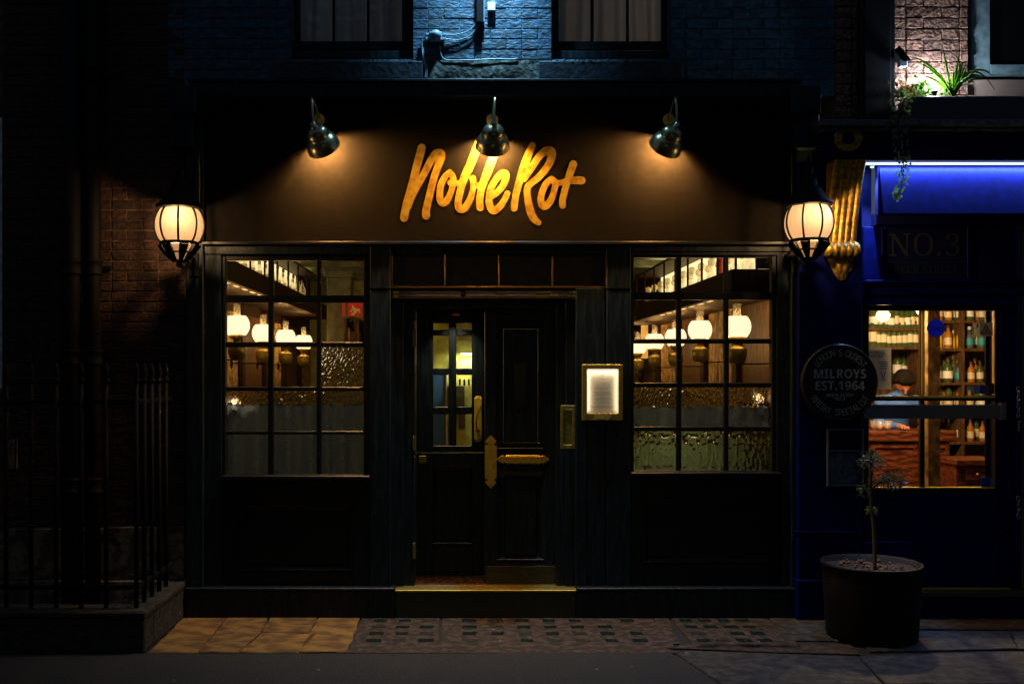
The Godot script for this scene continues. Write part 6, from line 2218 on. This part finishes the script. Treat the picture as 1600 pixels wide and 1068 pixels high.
# One figure behind the bar: joints with radii, joined by a smooth minimum and meshed as surface nets.
func bartender(foot: Vector3) -> void:
	var t := thing("person", "person in a blue top bending over the bar counter with both hands on it", "person", foot)
	var top := Y(673, -1.85) - foot.y
	# head bowed forward over the counter; +z is towards the street
	var body := [
		[Vector3(0.09, 0.05, -0.16), Vector3(0.09, 0.48, -0.20), 0.045, 0.058], [Vector3(-0.09, 0.05, -0.16), Vector3(-0.09, 0.48, -0.20), 0.045, 0.058],
		[Vector3(0.09, 0.48, -0.20), Vector3(0.085, 0.90, -0.24), 0.060, 0.085], [Vector3(-0.09, 0.48, -0.20), Vector3(-0.085, 0.90, -0.24), 0.060, 0.085],
		[Vector3(0.09, 0.04, -0.16), Vector3(0.10, 0.035, -0.02), 0.042, 0.036], [Vector3(-0.09, 0.04, -0.16), Vector3(-0.10, 0.035, -0.02), 0.042, 0.036],
		[Vector3(0, 0.93, -0.24), Vector3(0, 1.12, -0.20), 0.135, 0.125], [Vector3(0, 1.12, -0.20), Vector3(0, 1.32, -0.10), 0.13, 0.14],
		[Vector3(-0.15, 1.36, -0.08), Vector3(0.15, 1.36, -0.08), 0.068, 0.068],
		[Vector3(0.18, 1.35, -0.08), Vector3(0.22, 1.14, 0.0), 0.052, 0.042], [Vector3(0.22, 1.14, 0.0), Vector3(0.12, top + 0.035, 0.17), 0.041, 0.029],
		[Vector3(-0.18, 1.35, -0.08), Vector3(-0.23, 1.14, 0.0), 0.052, 0.042], [Vector3(-0.23, 1.14, 0.0), Vector3(-0.10, top + 0.035, 0.17), 0.041, 0.029],
		[Vector3(0, 1.38, -0.07), Vector3(0, 1.47, -0.01), 0.055, 0.050],
	]
	obj("body", nets(body, 0.016, 0.05), mat("blue_top", lin(0.05, 0.13, 0.42), 0.85, 0.0, {"bump": [noises.fine, 0.1], "scale": 4.0}), t)
	var hc := Vector3(0, 1.545, 0.035)
	var hb := Basis(Vector3.RIGHT, 0.9)
	var head := [
		[hc + hb * Vector3(0, 0.025, -0.015), hc + hb * Vector3(0, 0.0, 0.0), 0.088, 0.080], [hc + hb * Vector3(0, -0.03, 0.02), hc + hb * Vector3(0, -0.085, 0.035), 0.066, 0.036],
		[hc + hb * Vector3(0, -0.09, -0.04), hc + hb * Vector3(0, -0.05, -0.02), 0.048, 0.05],
		[hc + hb * Vector3(0, 0.0, 0.088), hc + hb * Vector3(0, -0.035, 0.103), 0.008, 0.013], [hc + hb * Vector3(-0.02, -0.068, 0.070), hc + hb * Vector3(0.02, -0.068, 0.070), 0.010, 0.010],
		[hc + hb * Vector3(0.085, 0.015, 0.0), hc + hb * Vector3(0.083, -0.025, 0.0), 0.014, 0.010], [hc + hb * Vector3(-0.085, 0.015, 0.0), hc + hb * Vector3(-0.083, -0.025, 0.0), 0.014, 0.010],
	]
	var skin := mat("skin", lin(0.34, 0.13, 0.06), 0.6)
	obj("head", nets(head, 0.009, 0.018), skin, t)
	var hair := [[hc + hb * Vector3(0, 0.05, -0.02), hc + hb * Vector3(0, 0.02, -0.045), 0.088, 0.086], [hc + hb * Vector3(-0.078, 0.03, -0.005), hc + hb * Vector3(-0.08, -0.02, -0.015), 0.03, 0.022], [hc + hb * Vector3(0.078, 0.03, -0.005), hc + hb * Vector3(0.08, -0.02, -0.015), 0.03, 0.022], [hc + hb * Vector3(-0.05, 0.075, 0.035), hc + hb * Vector3(0.05, 0.08, 0.035), 0.036, 0.036], [hc + hb * Vector3(0, -0.02, -0.07), hc + hb * Vector3(0, 0.03, -0.06), 0.055, 0.07]]
	obj("hair", nets(hair, 0.010, 0.02), mat("dark_hair", lin(0.010, 0.007, 0.005), 0.7, 0.0, {"specular": 0.15, "bump": [noises.grit, 0.4], "scale": 6.0}), t)
	var st := begin(true)
	for s in [-1.0, 1.0]:
		ball(st, hc + hb * Vector3(0.031 * s, 0.0, 0.074), 0.011, 10)
	obj("eye", st, mat("eye_dark", lin(0.02, 0.015, 0.012), 0.3), t)
	for s in [-1.0, 1.0]:
		var w := Vector3(0.11 * s, top + 0.03, 0.18)
		var hand := [[w, w + Vector3(-0.015 * s, -0.006, 0.055), 0.026, 0.030]]
		for k in 4:
			var r0 := w + Vector3(-0.015 * s + (k - 1.5) * 0.017, -0.004, 0.075)
			var l: float = [0.040, 0.048, 0.045, 0.034][k]
			hand.append([r0, r0 + Vector3((k - 1.5) * 0.004, 0.004, l * 0.55), 0.0088, 0.0082])
			hand.append([r0 + Vector3((k - 1.5) * 0.004, 0.004, l * 0.55), r0 + Vector3((k - 1.5) * 0.005, -0.012, l), 0.0082, 0.0068])
		hand.append([w + Vector3(-0.03 * s, -0.004, 0.03), w + Vector3(-0.058 * s, -0.006, 0.058), 0.0115, 0.0095])
		hand.append([w + Vector3(-0.058 * s, -0.006, 0.058), w + Vector3(-0.060 * s, -0.012, 0.085), 0.0095, 0.008])
		obj("hand", nets(hand, 0.0045, 0.006), skin, t)

func nets(bones: Array, cell: float, blend: float) -> SurfaceTool:
	var lo := Vector3.ONE * 1e9
	var hi := -lo
	for b in bones:
		var r := maxf(b[2], b[3]) + cell * 3
		lo = lo.min((b[0] as Vector3).min(b[1]) - Vector3.ONE * r)
		hi = hi.max((b[0] as Vector3).max(b[1]) + Vector3.ONE * r)
	var n := Vector3i(((hi - lo) / cell).ceil()) + Vector3i.ONE * 2
	var f := PackedFloat32Array()
	f.resize(n.x * n.y * n.z)
	f.fill(0.2)
	for b in bones:
		var a: Vector3 = b[0]
		var d: Vector3 = b[1] - b[0]
		var l2 := maxf(d.length_squared(), 1e-9)
		var r := maxf(b[2], b[3]) + blend + cell * 2
		var i0 := Vector3i(((a.min(b[1]) - Vector3.ONE * r - lo) / cell).floor()).clamp(Vector3i.ZERO, n - Vector3i.ONE)
		var i1 := Vector3i(((a.max(b[1]) + Vector3.ONE * r - lo) / cell).ceil()).clamp(Vector3i.ZERO, n - Vector3i.ONE)
		for z in range(i0.z, i1.z + 1):
			for y in range(i0.y, i1.y + 1):
				for x in range(i0.x, i1.x + 1):
					var q := lo + Vector3(x, y, z) * cell - a
					var u := clampf(q.dot(d) / l2, 0.0, 1.0)
					var v: float = (q - d * u).length() - lerpf(b[2], b[3], u)
					var k := (z * n.y + y) * n.x + x
					var w := f[k]
					var h := maxf(blend - absf(v - w), 0.0) / blend
					f[k] = minf(v, w) - h * h * blend * 0.25
	var st := begin(true)
	var ids := {}
	var sx := 1
	var sy := n.x
	var sz := n.x * n.y
	var corner := [0, sx, sy, sx + sy, sz, sx + sz, sy + sz, sx + sy + sz]
	for z in n.z - 1:
		for y in n.y - 1:
			for x in n.x - 1:
				var k := z * sz + y * sy + x
				var neg := 0
				for c in corner:
					if f[k + c] < 0.0:
						neg += 1
				if neg == 0 or neg == 8:
					continue
				var p := Vector3.ZERO
				var m := 0
				for e in [[0, 1], [2, 3], [4, 5], [6, 7], [0, 2], [1, 3], [4, 6], [5, 7], [0, 4], [1, 5], [2, 6], [3, 7]]:
					var va := f[k + corner[e[0]]]
					var vb := f[k + corner[e[1]]]
					if (va < 0.0) != (vb < 0.0):
						var ca := Vector3(e[0] & 1, (e[0] >> 1) & 1, e[0] >> 2)
						var cb := Vector3(e[1] & 1, (e[1] >> 1) & 1, e[1] >> 2)
						p += ca.lerp(cb, va / (va - vb))
						m += 1
				ids[k] = lo + (Vector3(x, y, z) + p / m) * cell
	for k in ids:
		var inside := f[k] < 0.0
		for e in [[sx, sy, sz], [sy, sz, sx], [sz, sx, sy]]:
			if (f[k + e[0]] < 0.0) != inside:
				var a: int = k - e[1] - e[2]
				var b: int = k - e[2]
				var d: int = k - e[1]
				if ids.has(a) and ids.has(b) and ids.has(d):
					if inside:
						tri(st, ids[a], ids[k], ids[b]); tri(st, ids[a], ids[d], ids[k])
					else:
						tri(st, ids[a], ids[b], ids[k]); tri(st, ids[a], ids[k], ids[d])
	return st

# ------------------------------------------------------------------ plants
func leaf_quad(st: SurfaceTool, p: Vector3, along: Vector3, across: Vector3, l: float, w: float) -> void:
	var a := p + along * l * 0.45 + across * w * 0.5
	var b := p + along * l * 0.45 - across * w * 0.5
	var tip := p + along * l
	tri(st, p, a, tip)
	tri(st, p, tip, b)

func plants() -> void:
	var ledge := Y(186, 0.3) + 0.003
	# planter on the ledge
	var pl := thing("planter_box", "dark planter box on the ledge of the blue shop", "planter", Vector3(0, ledge, 0.0))
	var st := begin()
	var x0 := X(1420, 0.2); var x1 := X(1600, 0.2)
	var ph := Y(150, 0.22) - ledge
	cbx(st, x0, x1, 0.0, ph, 0.02, 0.22, 0.006)
	obj("trough", st, mat("planter_blue", lin(0.015, 0.025, 0.05), 0.5, 0.0, {"bump": [noises.fine, 0.1], "scale": 3.0}), pl)
	st = begin()
	cbx(st, x0 + 0.01, x1 - 0.01, ph - 0.01, ph + 0.004, 0.03, 0.21, 0.004)
	obj("soil", st, mat("soil", lin(0.02, 0.013, 0.009), 0.95, 0.0, {"bump": [noises.grit, 0.8], "scale": 4.0}), pl)
	# spotlight among the leaves
	var sp := thing("spotlight", "dazzling white spotlight among the leaves on the ledge planter", "lamp", at(1460, 138, 0.13))
	st = begin(true)
	ball(st, Vector3.ZERO, 0.034, 16)
	obj("lamp_glass", st, mat("spot_glass", lin(0.9, 0.95, 1.0), 0.4, 0.0, {"glow": [lin(0.72, 0.88, 1.0), 9.0]}), sp)
	bulb_light(sp, Vector3.ZERO, lin(0.84, 0.92, 1.0), 0.95, 0.03)
	st = begin(true)
	lathe(st, [Vector2(0.012, -0.075), Vector2(0.014, -0.05), Vector2(0.024, -0.035), Vector2(0.026, -0.018)], 14)
	obj("holder", st, mats.iron, sp)
	# spiky plant
	var leaf_mat := mat("blade_green", lin(0.075, 0.150, 0.035), 0.45, 0.0, {"back": lin(0.40, 0.66, 0.12), "tint": mottle(0.6), "scale": 8.0})
	var sk := thing("spiky_plant", "spiky green fan-leaved plant lit from below on the ledge", "plant", at(1489, 150, 0.13))
	var o := sk.position
	var blades := [[1472, 66, 0.2, 0], [1499, 84, 0.14, 0], [1504, 92, 0.16, 0], [1506, 95, 0.2, 0], [1512, 104, 0.22, 0], [1495, 100, 0.1, 0], [1437, 98, 0.2, 12], [1420, 88, 0.14, 22], [1520, 112, 0.24, 6], [1530, 108, 0.2, 14], [1548, 112, 0.24, 26], [1540, 122, 0.3, 18], [1552, 118, 0.18, 34], [1516, 122, 0.3, 8], [1490, 110, 0.25, 0], [1445, 118, 0.3, 8], [1480, 108, 0.28, 0], [1555, 140, 0.25, 48], [1524, 130, 0.3, 24], [1510, 100, 0.08, 4], [1466, 112, 0.3, 4]]
	for b in blades:
		st = begin(true)
		var tip := at(b[0], b[1], b[2]) - o
		var mid := tip * 0.55 + Vector3(0, b[3] / SCALE * 0.8, 0)
		var c := curve([Vector3(rng.randf_range(-0.015, 0.015), 0, rng.randf_range(-0.02, 0.02)), mid * 0.55 + Vector3(0, b[3] / SCALE * 0.2, 0), mid + (tip - mid) * 0.3, tip], 5)
		var w := 0.0105
		for k in c.size() - 1:
			var u0 := float(k) / (c.size() - 1)
			var u1 := float(k + 1) / (c.size() - 1)
			var dir: Vector3 = (c[k + 1] - c[k]).normalized()
			var side := dir.cross(Vector3(0.2, 0.1, 1)).normalized()
			var fold := Vector3(0, 0, 0.005)
			var wa := w * sin(PI * clampf(u0 * 0.8 + 0.2, 0, 1)) + 0.0008
			var wb := w * sin(PI * clampf(u1 * 0.8 + 0.2, 0, 1)) + 0.0008
			for s in [-1.0, 1.0]:
				tri(st, c[k] - fold, c[k] + side * wa * s, c[k + 1] + side * wb * s)
				tri(st, c[k] - fold, c[k + 1] + side * wb * s, c[k + 1] - fold)
		obj("leaf", st, leaf_mat, sk)
	# ivy at the planter's end, trailing over the cornice
	var ivy := thing("ivy", "trailing dark ivy hanging from the ledge over the blue cornice", "plant", at(1405, 160, 0.25))
	o = ivy.position
	var stem := curve([at(1425, 150, 0.16) - o, at(1412, 148, 0.27) - o, at(1406, 175, 0.34) - o, at(1404, 205, 0.33) - o, at(1410, 240, 0.33) - o, at(1413, 270, 0.33) - o, at(1406, 298, 0.33) - o, at(1400, 310, 0.33) - o], 8)
	st = begin(true)
	tube(st, stem, 0.003, 5)
	obj("stem", st, mats.iron, ivy)
	st = begin()
	for k in 330:
		var u := pow(rng.randf(), 1.5)
		var p: Vector3 = stem[int(u * (stem.size() - 1))]
		var sp2 := 0.085 * (1.0 - u) + 0.014
		var q := p + Vector3(rng.randf_range(-1, 1) * sp2, rng.randf_range(-0.5, 0.5) * sp2, rng.randf_range(-0.3, 0.3) * sp2)
		var a := rng.randf() * TAU
		leaf_quad(st, q, Vector3(cos(a), sin(a), rng.randf_range(-0.3, 0.3)).normalized(), Vector3(-sin(a), cos(a), rng.randf_range(-0.5, 0.5)).normalized(), 0.026, 0.022)
	obj("leaves", st, mat("ivy_green", lin(0.045, 0.075, 0.025), 0.5, 0.0, {"back": lin(0.10, 0.16, 0.04)}), ivy).set_meta("kind", "stuff")
	var low := thing("low_plant", "low plant with orange and green leaves beside the spotlight on the ledge", "plant", at(1438, 150, 0.12))
	st = begin()
	for k in 170:
		var q := Vector3(rng.randfn(0, 0.09), absf(rng.randfn(0.0, 0.045)), rng.randf_range(-0.03, 0.06))
		if absf(q.x - 0.10) < 0.05:
			continue
		var a := rng.randf() * TAU
		leaf_quad(st, q, Vector3(cos(a), sin(a), rng.randf_range(-0.3, 0.3)).normalized(), Vector3(-sin(a), cos(a), rng.randf_range(-0.5, 0.5)).normalized(), 0.034, 0.03)
	obj("green_leaves", st, leaf_mat, low).set_meta("kind", "stuff")
	st = begin()
	for k in 60:
		var q := Vector3(rng.randfn(-0.10, 0.035), absf(rng.randfn(0.03, 0.03)), rng.randf_range(-0.02, 0.06))
		var a := rng.randf() * TAU
		leaf_quad(st, q, Vector3(cos(a), sin(a), rng.randf_range(-0.3, 0.3)).normalized(), Vector3(-sin(a), cos(a), rng.randf_range(-0.5, 0.5)).normalized(), 0.036, 0.03)
	obj("orange_leaves", st, mat("orange_leaf", lin(0.30, 0.10, 0.02), 0.5, 0.0, {"back": lin(0.4, 0.14, 0.03)}), low).set_meta("kind", "stuff")
	# a small hooded bracket on the pier; blue light is painted into its case
	var br := thing("wall_hood", "small dark hood with a case tinted as if lit blue on the black pier", "fitting", at(1400, 96, 0.07))
	st = begin()
	var A := Vector3(-0.01, 0.09, 0); var B := Vector3(0.075, -0.015, 0); var C := Vector3(-0.01, -0.005, 0)
	for s in [0.0, 0.09]:
		tri_out(st, A + Vector3(0, 0, s), B + Vector3(0, 0, s), C + Vector3(0, 0, s), Vector3(0.02, 0.02, 0.045))
	quad_out(st, A, B, B + Vector3(0, 0, 0.09), A + Vector3(0, 0, 0.09), Vector3(0.0, -0.2, 0.045))
	obj("hood", st, mats.iron, br)
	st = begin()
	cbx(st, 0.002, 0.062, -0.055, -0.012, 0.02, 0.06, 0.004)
	obj("case", st, mat("blue_lit_case", lin(0.30, 0.42, 0.58), 0.5), br)
	# potted tree on the pavement
	var zp := 0.58
	var pt := thing("potted_tree", "small sparse tree in a big round black pot by the blue shop", "tree", Vector3(X(1362, zp), 0.0, zp))
	var u := (EYE.z - zp) / EYE.z / SCALE
	st = begin(true)
	lathe(st, [Vector2(0, 0.004), Vector2(65.8 * u, 0.004), Vector2(67.7 * u, 0.02), Vector2(72.4 * u, 0.40), Vector2(73.3 * u, 0.49), Vector2(75.2 * u, 0.495), Vector2(75.2 * u, 0.515), Vector2(71.4 * u, 0.517), Vector2(70.5 * u, 0.45), Vector2(0, 0.45)], 48)
	obj("pot", st, mat("pot_black", lin(0.006, 0.006, 0.006), 0.65, 0.0, {"specular": 0.3, "bump": [noises.fine, 0.1], "tint": mottle(0.6), "scale": 2.0}), pt)
	st = begin(true)
	for ring in 6:
		for k in 24:
			var p := []
			for q in [[0, 0], [1, 0], [1, 1], [0, 1]]:
				var a: float = TAU * (k + q[0]) / 24
				var r: float = (ring + q[1]) / 6.0 * 70.5 * u
				p.append(Vector3(cos(a) * r, 0.47 + 0.018 * sin(a * 3.0 + r * 30.0) * minf(1.0, r * 6.0), sin(a) * r))
			tri(st, p[0], p[1], p[2]); tri(st, p[0], p[2], p[3])
	obj("soil", st, mats.soil, pt)
	st = begin(true)
	for k in 60:
		var a := rng.randf() * TAU
		var r := rng.randf_range(0.03, 0.2)
		ball(st, Vector3(cos(a) * r, 0.488, sin(a) * r * 1.3), rng.randf_range(0.008, 0.017), 6, 0.8)
	obj("bark_chips", st, mat("bark", lin(0.16, 0.07, 0.03), 0.9, 0.0, {"tint": mottle(0.5), "scale": 9.0}), pt).set_meta("kind", "stuff")
	var trunk := [Vector3(0, 0.46, 0.06), Vector3(-0.008, 0.75, 0.06), Vector3(-0.028, 1.0, 0.05), Vector3(-0.02, 1.18, 0.05), Vector3(-0.018, 1.3, 0.05)]
	st = begin(true)
	tube(st, curve(trunk, 5), 0.014, 8)
	tube(st, curve([Vector3(-0.026, 1.02, 0.05), Vector3(0.03, 1.07, 0.06), Vector3(0.10, 1.10, 0.06)], 4), 0.008, 6)
	tube(st, curve([Vector3(-0.02, 0.95, 0.05), Vector3(-0.05, 1.02, 0.03), Vector3(-0.07, 1.08, 0.02)], 4), 0.006, 6)
	obj("trunk", st, mat("trunk_bark", lin(0.06, 0.045, 0.025), 0.9, 0.0, {"bump": [noises.grit, 0.3], "scale": 5.0}), pt)
	st = begin()
	for cl in [[Vector3(-0.02, 1.22, 0.05), 0.08, 190], [Vector3(0.13, 1.09, 0.06), 0.08, 170], [Vector3(-0.06, 1.02, 0.04), 0.05, 50], [Vector3(0.03, 1.08, 0.05), 0.06, 60], [Vector3(-0.02, 0.88, 0.05), 0.03, 50]]:
		for k in cl[2]:
			var v: Vector3 = Vector3(rng.randfn(), rng.randfn(), rng.randfn()).normalized() * pow(rng.randf(), 0.45) * cl[1] * Vector3(1.1, 0.8, 1.0)
			var al: Vector3 = (v.normalized() + Vector3(rng.randfn(), rng.randfn(), rng.randfn()) * 0.6).normalized()
			leaf_quad(st, cl[0] + v, al, al.cross(Vector3(rng.randfn(), rng.randfn(), rng.randfn()).normalized()).normalized(), 0.026, 0.015)
	obj("crown", st, mat("box_green", lin(0.024, 0.038, 0.014), 0.5, 0.0, {"back": lin(0.06, 0.10, 0.03)}), pt)
